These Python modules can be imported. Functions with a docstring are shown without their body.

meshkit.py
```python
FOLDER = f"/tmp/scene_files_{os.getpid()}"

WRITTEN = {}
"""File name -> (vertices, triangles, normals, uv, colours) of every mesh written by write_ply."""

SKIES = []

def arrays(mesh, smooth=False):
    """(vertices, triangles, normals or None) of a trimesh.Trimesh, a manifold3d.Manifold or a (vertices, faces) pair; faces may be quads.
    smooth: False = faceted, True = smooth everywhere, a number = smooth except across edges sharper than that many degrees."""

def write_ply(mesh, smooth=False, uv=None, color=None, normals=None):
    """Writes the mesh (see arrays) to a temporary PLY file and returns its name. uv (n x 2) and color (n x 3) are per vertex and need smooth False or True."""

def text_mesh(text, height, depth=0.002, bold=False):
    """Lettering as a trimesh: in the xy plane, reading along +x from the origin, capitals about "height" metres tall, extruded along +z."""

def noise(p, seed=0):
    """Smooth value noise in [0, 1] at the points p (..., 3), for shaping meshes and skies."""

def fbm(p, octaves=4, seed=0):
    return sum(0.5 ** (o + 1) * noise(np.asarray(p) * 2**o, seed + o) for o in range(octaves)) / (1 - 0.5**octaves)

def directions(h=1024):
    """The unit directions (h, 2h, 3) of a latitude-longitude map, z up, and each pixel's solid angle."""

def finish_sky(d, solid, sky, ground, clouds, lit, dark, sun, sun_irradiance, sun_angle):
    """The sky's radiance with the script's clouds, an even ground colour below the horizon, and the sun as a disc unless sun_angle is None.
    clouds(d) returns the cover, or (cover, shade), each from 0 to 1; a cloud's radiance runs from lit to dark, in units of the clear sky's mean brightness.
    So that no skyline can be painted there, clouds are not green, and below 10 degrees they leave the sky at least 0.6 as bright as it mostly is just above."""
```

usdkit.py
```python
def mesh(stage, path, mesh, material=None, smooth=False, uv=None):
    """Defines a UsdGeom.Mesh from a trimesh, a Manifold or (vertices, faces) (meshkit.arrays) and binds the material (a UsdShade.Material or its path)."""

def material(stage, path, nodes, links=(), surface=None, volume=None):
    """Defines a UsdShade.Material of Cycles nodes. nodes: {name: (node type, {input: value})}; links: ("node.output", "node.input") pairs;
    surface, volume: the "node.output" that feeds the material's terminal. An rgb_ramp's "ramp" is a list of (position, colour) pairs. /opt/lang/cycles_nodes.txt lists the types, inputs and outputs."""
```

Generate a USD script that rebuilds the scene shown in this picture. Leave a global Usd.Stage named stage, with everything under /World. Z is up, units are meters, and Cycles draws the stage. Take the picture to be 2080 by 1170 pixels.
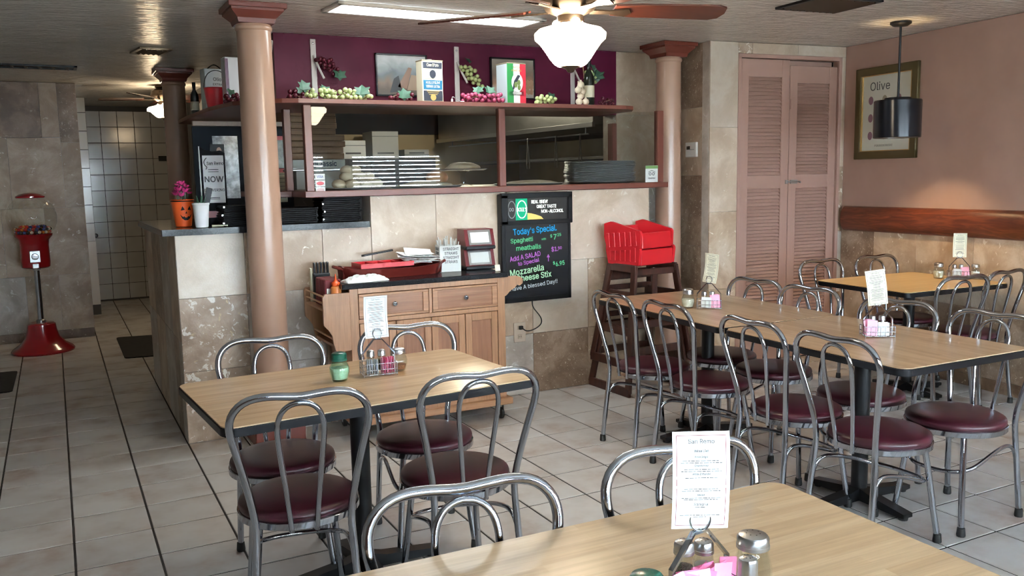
import math, random
import numpy as np, trimesh
from scipy.interpolate import CubicSpline
from shapely.geometry import Polygon, box as sbox
import shapely
import usdkit, meshkit
from pxr import Usd, UsdGeom, UsdLux, UsdShade, Gf, Sdf

PI = math.pi
random.seed(7); RNG = np.random.default_rng(7)
stage = Usd.Stage.CreateInMemory()
UsdGeom.Xform.Define(stage, '/World'); UsdGeom.Scope.Define(stage, '/World/Looks')

# ------------------------------------------------------------------ camera, sky, exposure
F, YAW, PITCH, ROLL = 1780.77, .4783, -.129, -.0196
CAM = np.array([.3474, -3.7693, 1.5376])
cy_, sy_ = math.cos(YAW), math.sin(YAW)
_fw = np.array([sy_*math.cos(PITCH), cy_*math.cos(PITCH), math.sin(PITCH)])
_r = np.array([cy_, -sy_, 0.]); _u = np.cross(_r, _fw)
RT = math.cos(ROLL)*_r + math.sin(ROLL)*_u; UP = -math.sin(ROLL)*_r + math.cos(ROLL)*_u
cam = UsdGeom.Camera.Define(stage, '/World/camera')
cam.AddTransformOp().Set(Gf.Matrix4d(*RT, 0, *UP, 0, *(-_fw), 0, *CAM, 1))
cam.CreateHorizontalApertureAttr(36.0); cam.CreateFocalLengthAttr(36.0*F/2080)
cam.CreateClippingRangeAttr((.05, 200.))
cam.CreateExposureAttr(0.55)
sky = UsdLux.DomeLight.Define(stage, '/World/sky')
sky.CreateIntensityAttr(28.0); sky.CreateColorAttr(Gf.Vec3f(.72, .88, 1.0))

def pj(P):
    d = np.asarray(P, float) - CAM; z = d @ _fw
    return np.stack([1040 + F*(d @ RT)/z, 585 - F*(d @ UP)/z], -1), z

# ------------------------------------------------------------------ naming and objects
USED = {}
def numbered(parent, name):
    k = (parent, name); n = USED.get(k, 0); USED[k] = n + 1
    return name if n == 0 else f'{name}_{n:03d}'
def tag(p, label=None, cat=None, group=None, kind=None):
    for k, v in (('label', label), ('category', cat), ('group', group), ('kind', kind)):
        if v: p.SetCustomDataByKey(k, v)
    return p
def thing(name, label, cat, loc=(0, 0, 0), rz=0, group=None, kind=None):
    x = UsdGeom.Xform.Define(stage, '/World/' + numbered('/World', name))
    x.AddTranslateOp().Set(Gf.Vec3d(*map(float, loc))); x.AddRotateZOp().Set(float(rz))
    return tag(x.GetPrim(), label, cat, group, kind)
def part(parent, name, mesh, mat, smooth=35, label=None, kind=None):
    base = str(parent.GetPath())
    m = usdkit.mesh(stage, base + '/' + numbered(base, name), mesh, mat, smooth=smooth)
    return tag(m.GetPrim(), label, None, None, kind)
def solo(name, mesh, mat, label, cat, group=None, kind=None, smooth=35, loc=None, rz=0):
    m = usdkit.mesh(stage, '/World/' + numbered('/World', name), mesh, mat, smooth=smooth)
    if loc is not None:
        m.AddTranslateOp().Set(Gf.Vec3d(*map(float, loc))); m.AddRotateZOp().Set(float(rz))
    return tag(m.GetPrim(), label, cat, group, kind)
def copy(root, loc, rz=0, label=None, group=None):
    was = root.GetCustomData(); name = root.GetName().split('_0')[0]
    x = UsdGeom.Xform.Define(stage, '/World/' + numbered('/World', name))
    p = x.GetPrim(); p.GetReferences().AddInternalReference(root.GetPath()); p.SetInstanceable(True)
    x.ClearXformOpOrder(); x.AddTranslateOp().Set(Gf.Vec3d(*map(float, loc))); x.AddRotateZOp().Set(float(rz))
    return tag(p, label or was['label'], was['category'], group or was.get('group'))
def move(root, loc, rz=0):
    x = UsdGeom.Xformable(root); ops = x.GetOrderedXformOps()
    ops[0].Set(Gf.Vec3d(*map(float, loc))); ops[1].Set(float(rz))

ORD = ['first', 'second', 'third', 'fourth', 'fifth', 'sixth', 'seventh', 'eighth', 'ninth', 'tenth', 'eleventh', 'twelfth', 'thirteenth', 'fourteenth', 'fifteenth', 'sixteenth', 'seventeenth']
def nth(q, n, end='the bottom'): return 'bottom' if (q == 0 and end == 'the bottom') else 'topmost' if (q == n-1 and end == 'the bottom') else ORD[q]
def up(q, n): return {0: 'lowest of its stack', n-1: 'topmost of its stack'}.get(q, ORD[q] + ' from the bottom')
# ------------------------------------------------------------------ mesh helpers
cat = lambda *m: trimesh.util.concatenate([x for x in (m[0] if len(m) == 1 and isinstance(m[0], (list, tuple)) else m)])
_S = np.array([(x, y, z) for x in (-1, 1) for y in (-1, 1) for z in (-1, 1)], float)
def _cham_topo():
    v = np.concatenate([_S*np.array(m) for m in ((1, .8, .8), (.8, 1, .8), (.8, .8, 1))])
    h = trimesh.Trimesh(v, process=False).convex_hull
    idx = [int(np.argmin(((v - p)**2).sum(1))) for p in h.vertices]
    return np.array(idx)[h.faces]
_CF = _cham_topo()
_BF = trimesh.creation.box().faces; _BV = trimesh.creation.box().vertices
def bx(c, s, bev=0, rz=0):
    """a box at centre c with size s, chamfered by bev, turned rz degrees about z"""
    h = np.asarray(s, float)/2; b = min(bev, .45*h.min()*2)
    if b <= 0: v, f = _BV*2*h, _BF
    else:
        v = np.concatenate([_S*np.array([h[0], h[1]-b, h[2]-b]), _S*np.array([h[0]-b, h[1], h[2]-b]), _S*np.array([h[0]-b, h[1]-b, h[2]])]); f = _CF
    m = trimesh.Trimesh(v.copy(), f.copy(), process=False)
    if rz: m.apply_transform(trimesh.transformations.rotation_matrix(math.radians(rz), [0, 0, 1]))
    m.apply_translation(c); return m
def b2(x0, x1, y0, y1, z0, z1, bev=0): return bx(((x0+x1)/2, (y0+y1)/2, (z0+z1)/2), (x1-x0, y1-y0, z1-z0), bev)
def spline(pts, n=40, closed=False):
    p = np.asarray(pts, float)
    if closed: p = np.vstack([p, p[:1]])
    t = np.concatenate([[0], np.cumsum(np.linalg.norm(np.diff(p, axis=0), axis=1)**.6)])
    return CubicSpline(t, p, bc_type='periodic' if closed else 'natural')(np.linspace(0, t[-1], n))
def tube(path, r, k=10, closed=False):
    p = np.asarray(path, float); n = len(p)
    if closed and np.allclose(p[0], p[-1]): p = p[:-1]; n -= 1
    t = (np.roll(p, -1, 0) - np.roll(p, 1, 0)) if closed else np.gradient(p, axis=0)
    t /= np.linalg.norm(t, axis=1, keepdims=True)
    a = np.cross(t[0], [0, 0, 1.]);
    if np.linalg.norm(a) < .1: a = np.cross(t[0], [0, 1., 0])
    a /= np.linalg.norm(a); A = [a]
    for i in range(1, n):
        a = A[-1] - t[i]*(A[-1] @ t[i]); A.append(a/np.linalg.norm(a))
    A = np.array(A); B = np.cross(t, A); th = np.arange(k)*2*PI/k
    rr = np.broadcast_to(np.asarray(r, float), (n,))
    v = (p[:, None] + rr[:, None, None]*(A[:, None]*np.cos(th)[None, :, None] + B[:, None]*np.sin(th)[None, :, None])).reshape(-1, 3)
    f = []
    for i in range(n if closed else n-1):
        j = (i+1) % n
        q = np.arange(k); q2 = (q+1) % k
        f += [np.stack([i*k+q, i*k+q2, j*k+q2], 1), np.stack([i*k+q, j*k+q2, j*k+q], 1)]
    f = np.vstack(f)
    if not closed:
        v = np.vstack([v, p[:1], p[-1:]]); q = np.arange(k); q2 = (q+1) % k
        f = np.vstack([f, np.stack([np.full(k, n*k), q2, q], 1), np.stack([np.full(k, n*k+1), (n-1)*k+q, (n-1)*k+q2], 1)])
    return trimesh.Trimesh(v, f, process=False)
def rod(a, b, r, k=10): return tube([a, b], r, k)
def lathe(prof, k=28, c=(0, 0, 0)):
    """revolve (radius, z) points about z; ends at radius 0 close it"""
    p = np.array(prof, float); n = len(p); th = np.arange(k)*2*PI/k
    v = np.stack([p[:, 0][:, None]*np.cos(th), p[:, 0][:, None]*np.sin(th), np.repeat(p[:, 1][:, None], k, 1)], -1).reshape(-1, 3)
    q = np.arange(k); q2 = (q+1) % k; f = []
    for i in range(n-1):
        if p[i, 0] > 1e-6: f.append(np.stack([i*k+q, i*k+q2, (i+1)*k+q2], 1))
        if p[i+1, 0] > 1e-6: f.append(np.stack([i*k+q, (i+1)*k+q2, (i+1)*k+q], 1))
    m = trimesh.Trimesh(v, np.vstack(f), process=False); m.merge_vertices(); m.apply_translation(c); return m
def prism(poly, h):
    """a shapely polygon or list of points, extruded along +z by h"""
    if not hasattr(poly, 'exterior'): poly = Polygon(poly)
    return trimesh.creation.extrude_polygon(shapely.geometry.polygon.orient(poly), h, engine='earcut')
def rpoly(w, d, r, n=6): return sbox(-w/2+r, -d/2+r, w/2-r, d/2-r).buffer(r, quad_segs=n)
def frame(o, u, n):
    """matrix from (along, out, up) to the world: origin o, horizontal direction u, outward normal n"""
    M = np.eye(4); M[:3, 0] = [u[0], u[1], 0]; M[:3, 1] = [n[0], n[1], 0]; M[:3, 2] = [0, 0, 1]; M[:3, 3] = o; return M
def xf(m, M):
    m = m.copy(); m.apply_transform(M)
    if np.linalg.det(M[:3, :3]) < 0: m.invert() if False else None
    return m
def rot(axis, deg, c=(0, 0, 0)): return trimesh.transformations.rotation_matrix(math.radians(deg), axis, c)
def tr(m, *Ms):
    m = m.copy()
    for M in Ms: m.apply_transform(M if np.ndim(M) == 2 else trimesh.transformations.translation_matrix(M))
    return m
STAND = rot([1, 0, 0], 90)            # xy drawing to the xz plane, its front facing -y
_TX = {}
def text(s, h, bold=False, depth=.0008, align='l', squeeze=1.):
    if (s, bold) not in _TX: _TX[s, bold] = meshkit.text_mesh(s, 1., 1., bold)
    m = _TX[s, bold].copy(); m.apply_scale([h*squeeze, h, depth])
    w = m.bounds[1][0]
    if align == 'c': m.apply_translation([-w/2, 0, 0])
    if align == 'r': m.apply_translation([-w, 0, 0])
    return m
def sphere(c, r, sub=2, s=(1, 1, 1)):
    m = trimesh.creation.icosphere(sub, r); m.apply_scale(s); m.apply_translation(c); return m

# ------------------------------------------------------------------ materials
LK = '/World/Looks/'
def mat(name, color, rough=.5, metal=0, spec=.5, trans=0, ior=1.5, coat=0, emit=None, estr=0, sheen=0, alpha=1):
    p = {'base_color': color, 'roughness': rough, 'metallic': metal, 'specular_ior_level': spec, 'transmission_weight': trans, 'ior': ior, 'coat_weight': coat, 'coat_roughness': .08}
    if emit: p |= {'emission_color': emit, 'emission_strength': estr}
    return usdkit.material(stage, LK + name, {'p': ('principled_bsdf', p)}, surface='p.BSDF')
def coords():
    """object coordinates shifted by a random amount for each object"""
    n = {'tc': ('texture_coordinate', {}), 'oi': ('object_info', {}), 'mr': ('math', {'math_type': 'multiply', 'value2': 37.}),
         'cx': ('combine_xyz', {}), 'co': ('vector_math', {'math_type': 'add'})}
    l = [('oi.random', 'mr.value1'), ('mr.value', 'cx.x'), ('mr.value', 'cx.y'), ('mr.value', 'cx.z'), ('tc.object', 'co.vector1'), ('cx.vector', 'co.vector2')]
    return n, l
def mottled(name, ramp, scale=3., detail=6, dist=0., rough=.5, bump=0, bscale=60, spec=.5, stretch=(1, 1, 1), vary=0, coat=0, metal=0, patches=None, pits=None, rrange=None, nrough=.55, bdist=.004):
    n, l = coords()
    n['mp'] = ('mapping', {'scale': stretch}); l.append(('co.vector', 'mp.vector'))
    n['nz'] = ('noise_texture', {'scale': scale, 'detail': detail, 'roughness': nrough, 'distortion': dist}); l.append(('mp.vector', 'nz.vector'))
    n['rp'] = ('rgb_ramp', {'ramp': ramp}); l.append(('nz.fac', 'rp.fac'))
    col = 'rp.color'
    if vary:
        n['vm'] = ('math', {'math_type': 'multiply_add', 'value2': 2*vary, 'value3': 1-vary}); l.append(('oi.random', 'vm.value1'))
        n['hv'] = ('hsv', {}); l += [('vm.value', 'hv.value'), (col, 'hv.color')]; col = 'hv.color'
    if patches:                                   # flaky light patches with a shape of their own
        pc, pscale, t0, t1 = patches
        n['pn'] = ('noise_texture', {'scale': pscale, 'detail': 5, 'roughness': .62, 'distortion': .6}); l.append(('co.vector', 'pn.vector'))
        n['pm'] = ('map_range', {'from_min': t0, 'from_max': t1, 'clamp': True}); l.append(('pn.fac', 'pm.value'))
        n['px'] = ('mix', {'color2': pc}); l += [('pm.result', 'px.fac'), (col, 'px.color1')]; col = 'px.color'
    if pits:
        pc, pscale, t0, t1 = pits
        n['qn'] = ('noise_texture', {'scale': pscale, 'detail': 4, 'roughness': .6, 'distortion': .3}); l.append(('co.vector', 'qn.vector'))
        n['qm'] = ('map_range', {'from_min': t0, 'from_max': t1, 'clamp': True}); l.append(('qn.fac', 'qm.value'))
        n['qx'] = ('mix', {'color2': pc}); l += [('qm.result', 'qx.fac'), (col, 'qx.color1')]; col = 'qx.color'
    n['p'] = ('principled_bsdf', {'roughness': rough, 'specular_ior_level': spec, 'coat_weight': coat, 'metallic': metal, 'coat_roughness': .1}); l.append((col, 'p.base_color'))
    if rrange:
        n['rr'] = ('map_range', {'to_min': rrange[0], 'to_max': rrange[1], 'clamp': True, 'from_min': .3, 'from_max': .7}); l += [('nz.fac', 'rr.value'), ('rr.result', 'p.roughness')]
    if bump:
        n['bn'] = ('noise_texture', {'scale': bscale, 'detail': 3}); n['bp'] = ('bump', {'strength': bump, 'distance': bdist})
        l += [('mp.vector' if bdist > .01 else 'co.vector', 'bn.vector'), ('bn.fac', 'bp.height'), ('bp.normal', 'p.normal')]
    return usdkit.material(stage, LK + name, n, l, surface='p.BSDF')
def strips(name, c1, c2, length, width, grain, rough=.3, axis='x', coat=0, gscale=(3, 60, 60), offset=.37, spec=.5):
    """wood of glued strips (butcher block, bamboo) running along the axis"""
    n, l = {'tc': ('texture_coordinate', {})}, []
    rotv = {'x': (0, 0, 0), 'y': (0, 0, -PI/2), 'z': (0, PI/2, 0), 'xz': (-PI/2, 0, 0)}[axis]
    n['mp'] = ('mapping', {'rotation': rotv}); l.append(('tc.object', 'mp.vector'))
    n['bk'] = ('brick_texture', {'color1': c1, 'color2': c2, 'mortar': c1, 'scale': 1., 'mortar_size': 0., 'brick_width': length, 'row_height': width, 'offset': offset, 'bias': 0.})
    n['gm'] = ('mapping', {'scale': gscale}); n['gn'] = ('noise_texture', {'scale': 1., 'detail': 4, 'roughness': .6, 'distortion': .4})
    n['gr'] = ('rgb_ramp', {'ramp': [(.3, (grain,)*3), (.65, (1, 1, 1))]}); n['mx'] = ('mix', {'mix_type': 'multiply', 'fac': 1.})
    n['p'] = ('principled_bsdf', {'roughness': rough, 'coat_weight': coat, 'coat_roughness': .15, 'specular_ior_level': spec})
    l += [('mp.vector', 'bk.vector'), ('mp.vector', 'gm.vector'), ('gm.vector', 'gn.vector'), ('gn.fac', 'gr.fac'), ('bk.color', 'mx.color1'), ('gr.color', 'mx.color2'), ('mx.color', 'p.base_color')]
    return usdkit.material(stage, LK + name, n, l, surface='p.BSDF')
def pane(name, tint, base=.04, rough=0.):
    return usdkit.material(stage, LK + name, {'t': ('transparent_bsdf', {'color': tint}), 'g': ('glossy_bsdf', {'color': (1, 1, 1), 'roughness': rough}), 'f': ('layer_weight', {'blend': .5}), 'pw': ('math', {'math_type': 'power', 'value2': 5.}), 'ma': ('math', {'math_type': 'multiply_add', 'value2': 1-base, 'value3': base}), 'm': ('mix_closure', {})},
        [('f.facing', 'pw.value1'), ('pw.value', 'ma.value1'), ('ma.value', 'm.fac'), ('t.BSDF', 'm.closure1'), ('g.BSDF', 'm.closure2')], surface='m.closure')
def glow(name, color, strength):
    return usdkit.material(stage, LK + name, {'e': ('emission', {'color': color, 'strength': strength})}, surface='e.emission')

chrome = mat('chrome', (.46, .50, .57), .07, 1)
steel = mat('steel', (.55, .56, .57), .28, 1)
dull_steel = mottled('dull_steel', [(.3, (.36, .36, .34)), (.7, (.56, .56, .53))], 1.5, 4, rough=.32, metal=1)
pan_metal = mat('pan_metal', (.55, .58, .63), .4, .25)
brass = mat('dark_bronze', (.07, .05, .035), .35, .8)
vinyl = mottled('burgundy_vinyl', [(.3, (.036, .006, .011)), (.7, (.060, .009, .017))], 9, 3, rough=.33, bump=.12, bscale=260)
black_plastic = mat('black_plastic', (.006, .006, .007), .38, spec=.2)
black_rubber = mat('black_rubber', (.012, .012, .012), .6)
black_iron = mat('black_iron', (.006, .006, .007), .42, spec=.3)
black_gloss = mat('black_gloss', (.008, .009, .012), .16)
edge_black = mat('black_edging', (.007, .007, .009), .3, spec=.3)
granite = mottled('black_granite', [(.35, (.006, .007, .009)), (.6, (.014, .015, .018)), (.72, (.05, .05, .055))], 160, 3, rough=.14, spec=.22)
white_paint = mat('white_paint', (.78, .78, .76), .45)
white_plastic = mat('white_plastic', (.80, .81, .80), .35)
foam = mat('white_foam', (.86, .87, .88), .6)
paper = mat('white_paper', (.70, .73, .71), .7)
cream_paper = mat('cream_paper', (.72, .70, .55), .7)
print_ink = mat('print_ink', (.12, .13, .14), .7)
print_grey = mat('print_grey', (.05, .07, .08), .7)
print_red = mat('print_red', (.28, .10, .12), .7)
pink_paper = mat('pink_paper', (.88, .22, .42), .6)
pale_pink = mat('pale_pink_paper', (.90, .42, .58), .6)
blue_paper = mat('pale_blue_paper', (.60, .72, .82), .6)
red_plastic = mat('red_plastic', (.56, .012, .02), .33)
red_enamel = mat('red_enamel', (.30, .008, .012), .16, coat=.6)
orange_plastic = mat('orange_plastic', (.75, .10, .015), .35)
burgundy_plastic = mat('burgundy_plastic', (.13, .012, .018), .3)
green_plastic = mat('green_plastic', (.004, .085, .055), .22)
amber_sauce = mat('amber_sauce', (.70, .22, .05), .3)
column_paint = mottled('column_paint', [(.3, (.38, .235, .165)), (.7, (.44, .275, .195))], 2.5, 4, rough=.24, bump=.04, bscale=40)
capital_paint = mat('capital_paint', (.14, .030, .019), .3)
shelf_paint = mat('shelf_paint', (.155, .044, .028), .36)
purple_paint = mottled('purple_paint', [(.3, (.070, .0035, .020)), (.7, (.108, .008, .032))], 3, 5, rough=.45, spec=.16, bump=.25, bscale=28)
mauve_wall = mottled('mauve_wall', [(.3, (.33, .205, .16)), (.7, (.37, .235, .185))], 4, 6, rough=.6, bump=.12, bscale=220)
door_paint = mat('door_paint', (.37, .225, .18), .42)
door_dark = mat('door_recess', (.10, .05, .038), .6)
ceiling_mat = mottled('ceiling_plaster', [(.3, (.70, .68, .645)), (.7, (.82, .80, .77))], 3, 6, rough=.24, bump=1., bscale=22, stretch=(.35, 1.5, 1), spec=.55, bdist=.035)
grout = mat('dark_grout', (.022, .018, .016), .8)
tile_mat = mottled('floor_tile', [(.28, (.47, .385, .34)), (.43, (.53, .505, .485)), (.62, (.57, .565, .555))], 3.6, 5, rough=.33, vary=.06, rrange=(.24, .42))
wall_tile = mottled('white_wall_tile', [(.3, (.56, .57, .56)), (.7, (.64, .65, .64))], 3, 3, rough=.16, vary=.05)
wall_grout = mat('wall_grout', (.10, .10, .10), .8)
mat_rubber = mottled('mat_rubber', [(.3, (.010, .010, .010)), (.7, (.022, .020, .019))], 40, 3, rough=.85)
tan_wall = mat('tan_wall', (.46, .35, .20), .6)
dark_wall = mat('dark_wall', (.05, .045, .045), .6)
slate_wall = mat('slate_wall', (.016, .019, .025), .5, spec=.06)
cardboard = mat('cardboard', (.30, .185, .11), .8)
dough = mottled('dough', [(.3, (.74, .62, .45)), (.7, (.86, .79, .63))], 14, 4, rough=.6, bump=.3, bscale=40)
crust = mottled('crust', [(.3, (.36, .15, .06)), (.7, (.52, .27, .11))], 12, 4, rough=.5)
red_wood = mottled('stained_log', [(.25, (.055, .012, .006)), (.5, (.12, .028, .011)), (.75, (.21, .056, .020))], 5, 7, dist=1.2, rough=.36, stretch=(7, .6, 7))
dark_wood = mottled('dark_stained_wood', [(.3, (.032, .010, .007)), (.7, (.068, .020, .012))], 6, 4, rough=.33, stretch=(4, 4, 1))
tray_wood = mat('tray_wood', (.12, .016, .012), .28)
fan_wood = mottled('fan_wood', [(.3, (.045, .011, .007)), (.7, (.075, .018, .010))], 5, 4, rough=.35, stretch=(1, 6, 1))
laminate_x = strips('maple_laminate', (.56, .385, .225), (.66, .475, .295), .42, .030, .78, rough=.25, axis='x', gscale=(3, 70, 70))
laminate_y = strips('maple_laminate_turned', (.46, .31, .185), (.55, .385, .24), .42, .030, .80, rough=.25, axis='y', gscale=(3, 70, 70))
laminate_pale = strips('yellow_laminate', (.66, .45, .21), (.70, .49, .24), .42, .038, .90, rough=.27, axis='x', gscale=(3, 70, 70))
bamboo_h = strips('bamboo_across', (.40, .205, .105), (.47, .255, .135), .5, .016, .72, rough=.38, axis='xz', gscale=(4, 80, 80))
bamboo_v = strips('bamboo_upright', (.40, .205, .105), (.47, .255, .135), .5, .022, .72, rough=.38, axis='z', gscale=(4, 80, 80))
bamboo_dark = strips('bamboo_panel', (.26, .110, .055), (.33, .150, .078), .5, .016, .68, rough=.38, axis='z', gscale=(4, 80, 80))
bamboo_dark_h = strips('bamboo_panel_across', (.30, .135, .068), (.36, .175, .092), .5, .016, .68, rough=.38, axis='xz', gscale=(4, 80, 80))
glass_clear = pane('shaker_glass', (.93, .95, .94), .05)
glass_green = pane('green_glass', (.82, .96, .90), .05)
case_glass = pane('case_glass', (.86, .88, .87), .013)
globe_glass = pane('globe_glass', (.95, .95, .93), .04)
window_glass = pane('window_glass', (.95, .97, .97), .04)
cheese = mottled('grated_cheese', [(.3, (.70, .66, .52)), (.7, (.84, .82, .72))], 90, 3, rough=.8)
flakes = mottled('chili_flakes', [(.35, (.10, .03, .012)), (.6, (.26, .08, .025))], 260, 2, rough=.8)
pepper = mottled('ground_pepper', [(.35, (.05, .045, .04)), (.6, (.25, .23, .2))], 400, 2, rough=.9)
salt = mat('salt', (.82, .82, .82), .8)
cloth_white = mottled('white_cloth', [(.3, (.70, .74, .74)), (.7, (.82, .85, .85))], 20, 3, rough=.85, bump=.2, bscale=120)
leaf_green = mottled('vine_leaf', [(.3, (.025, .075, .045)), (.7, (.055, .14, .085))], 20, 3, rough=.5)
grape_green = mat('green_grape', (.46, .55, .25), .25)
grape_pink = mat('rose_grape', (.30, .045, .10), .25)
grape_red = mat('dark_grape', (.085, .008, .018), .25)
vine_twig = mat('vine_twig', (.16, .09, .05), .7)
garlic = mat('garlic', (.78, .70, .55), .5)
fan_glow = glow('lamp_bowl_glow', (1.0, .82, .58), 40.)
far_glow = glow('far_bowl_glow', (1.0, .76, .48), 20.)
tube_glow = glow('panel_glow', (.92, .98, 1.0), 15.)
bulb_glow = glow('pendant_bulb_glow', (1.0, .70, .36), 620.)
sign_glow = glow('lit_sign', (.9, 1., .92), 1.6)
sign_green = glow('lit_green', (.02, .42, .22), 1.0)
sign_warm = glow('lit_warm', (.85, .62, .20), 1.0)
sign_dark = mat('sign_dark', (.02, .02, .02), .2)

# stones: filled travertine panels of several tones
ST = {}
def stone(name, lo, mid, hi, **k):
    ST[name] = mottled('travertine_' + name, [(.25, lo), (.42, tuple(.5*(a+b) for a, b in zip(lo, mid))), (.5, mid), (.60, hi), (.75, mid)], k.pop('scale', 3.6), 9, dist=k.pop('dist', .45), rough=.40, bump=.22, bscale=90, vary=.07, nrough=.62, **k)
stone('light', (.47, .36, .26), (.58, .47, .36), (.65, .55, .44), patches=((.72, .65, .55), 20, .65, .69))
stone('pale', (.52, .43, .33), (.62, .53, .43), (.69, .62, .53), scale=3)
stone('tan', (.34, .235, .155), (.47, .355, .25), (.58, .47, .36), patches=((.72, .65, .54), 18, .63, .68))
stone('flaked', (.24, .165, .11), (.36, .265, .19), (.46, .36, .27), patches=((.70, .66, .60), 20, .57, .60), scale=5, pits=((.52, .40, .24), 24, .64, .68))
stone('dark', (.17, .105, .065), (.28, .195, .13), (.39, .285, .205), patches=((.62, .52, .40), 55, .615, .65), scale=5)
stone('brown', (.10, .055, .03), (.19, .115, .068), (.29, .195, .13), patches=((.48, .38, .27), 24, .635, .67), scale=5.5)
stone('grey', (.33, .275, .225), (.46, .41, .355), (.58, .53, .475), scale=3.2, patches=((.66, .64, .60), 15, .61, .66))

# ------------------------------------------------------------------ floor and ceiling
TX, TY = .315, .3116
ZC = 2.5
solo_floor = thing('floor', 'floor of square off-white ceramic tiles with dark grout', 'floor', kind='structure')
part(solo_floor, 'grout_bed', b2(-3.2, 6.9, -5.2, 9.0, -.12, -.0035), grout)
def tile_mesh(i, j):
    g = .0045; x0, x1, y0, y1 = i*TX+g, (i+1)*TX-g, j*TY+g, (j+1)*TY-g
    b = .0025
    v = np.array([(x0, y0, -.006), (x1, y0, -.006), (x1, y1, -.006), (x0, y1, -.006), (x0, y0, -.002), (x1, y0, -.002), (x1, y1, -.002), (x0, y1, -.002),
                  (x0+b, y0+b, 0), (x1-b, y0+b, 0), (x1-b, y1-b, 0), (x0+b, y1-b, 0)])
    f = []
    for a in (0, 4):
        for q in range(4):
            w = (q+1) % 4; f += [(a+q, a+w, a+4+w), (a+q, a+4+w, a+4+q)]
    f += [(8, 9, 10), (8, 10, 11)]
    return trimesh.Trimesh(v, f, process=False)
seen, rest = [], []
for i in range(-10, 22):
    for j in range(-17, 29):
        c = np.array([[i*TX, j*TY, 0], [(i+1)*TX, j*TY, 0], [(i+1)*TX, (j+1)*TY, 0], [i*TX, (j+1)*TY, 0]])
        if i*TX > 1.9 and j*TY > 2.6: continue
        p, z = pj(c)
        if z.min() > .3 and p[:, 0].max() > 0 and p[:, 0].min() < 2080 and p[:, 1].min() < 1170 and p[:, 1].max() > 0 and not (i*TX > .9 and 1.5 < j*TY < 4.5) and not (i*TX > 1.7 and j*TY > 1.5) and not (j*TY > 5.85 and (i+1)*TX < .6):
            seen.append((Polygon(p).area, i, j))
        else: rest.append((i, j))
seen.sort(reverse=True)
for a, i, j in seen[:298]: part(solo_floor, 'tile', tile_mesh(i, j), tile_mat, smooth=False)
rest += [(i, j) for a, i, j in seen[298:]]
part(solo_floor, 'tiles_beyond', cat([tile_mesh(i, j) for i, j in rest]), tile_mat, smooth=False, kind='stuff')
solo('ceiling', b2(-3.2, 6.9, -5.2, 9.0, ZC, ZC+.1), ceiling_mat, 'low glossy cream plaster ceiling with a trowelled texture', 'ceiling', kind='structure')
solo('ground_outside', b2(-30, 30, -40, -5.25, -.2, -.05), mat('pavement', (.40, .40, .38), .9), 'ground outside the front windows', 'ground', kind='structure')

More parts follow.
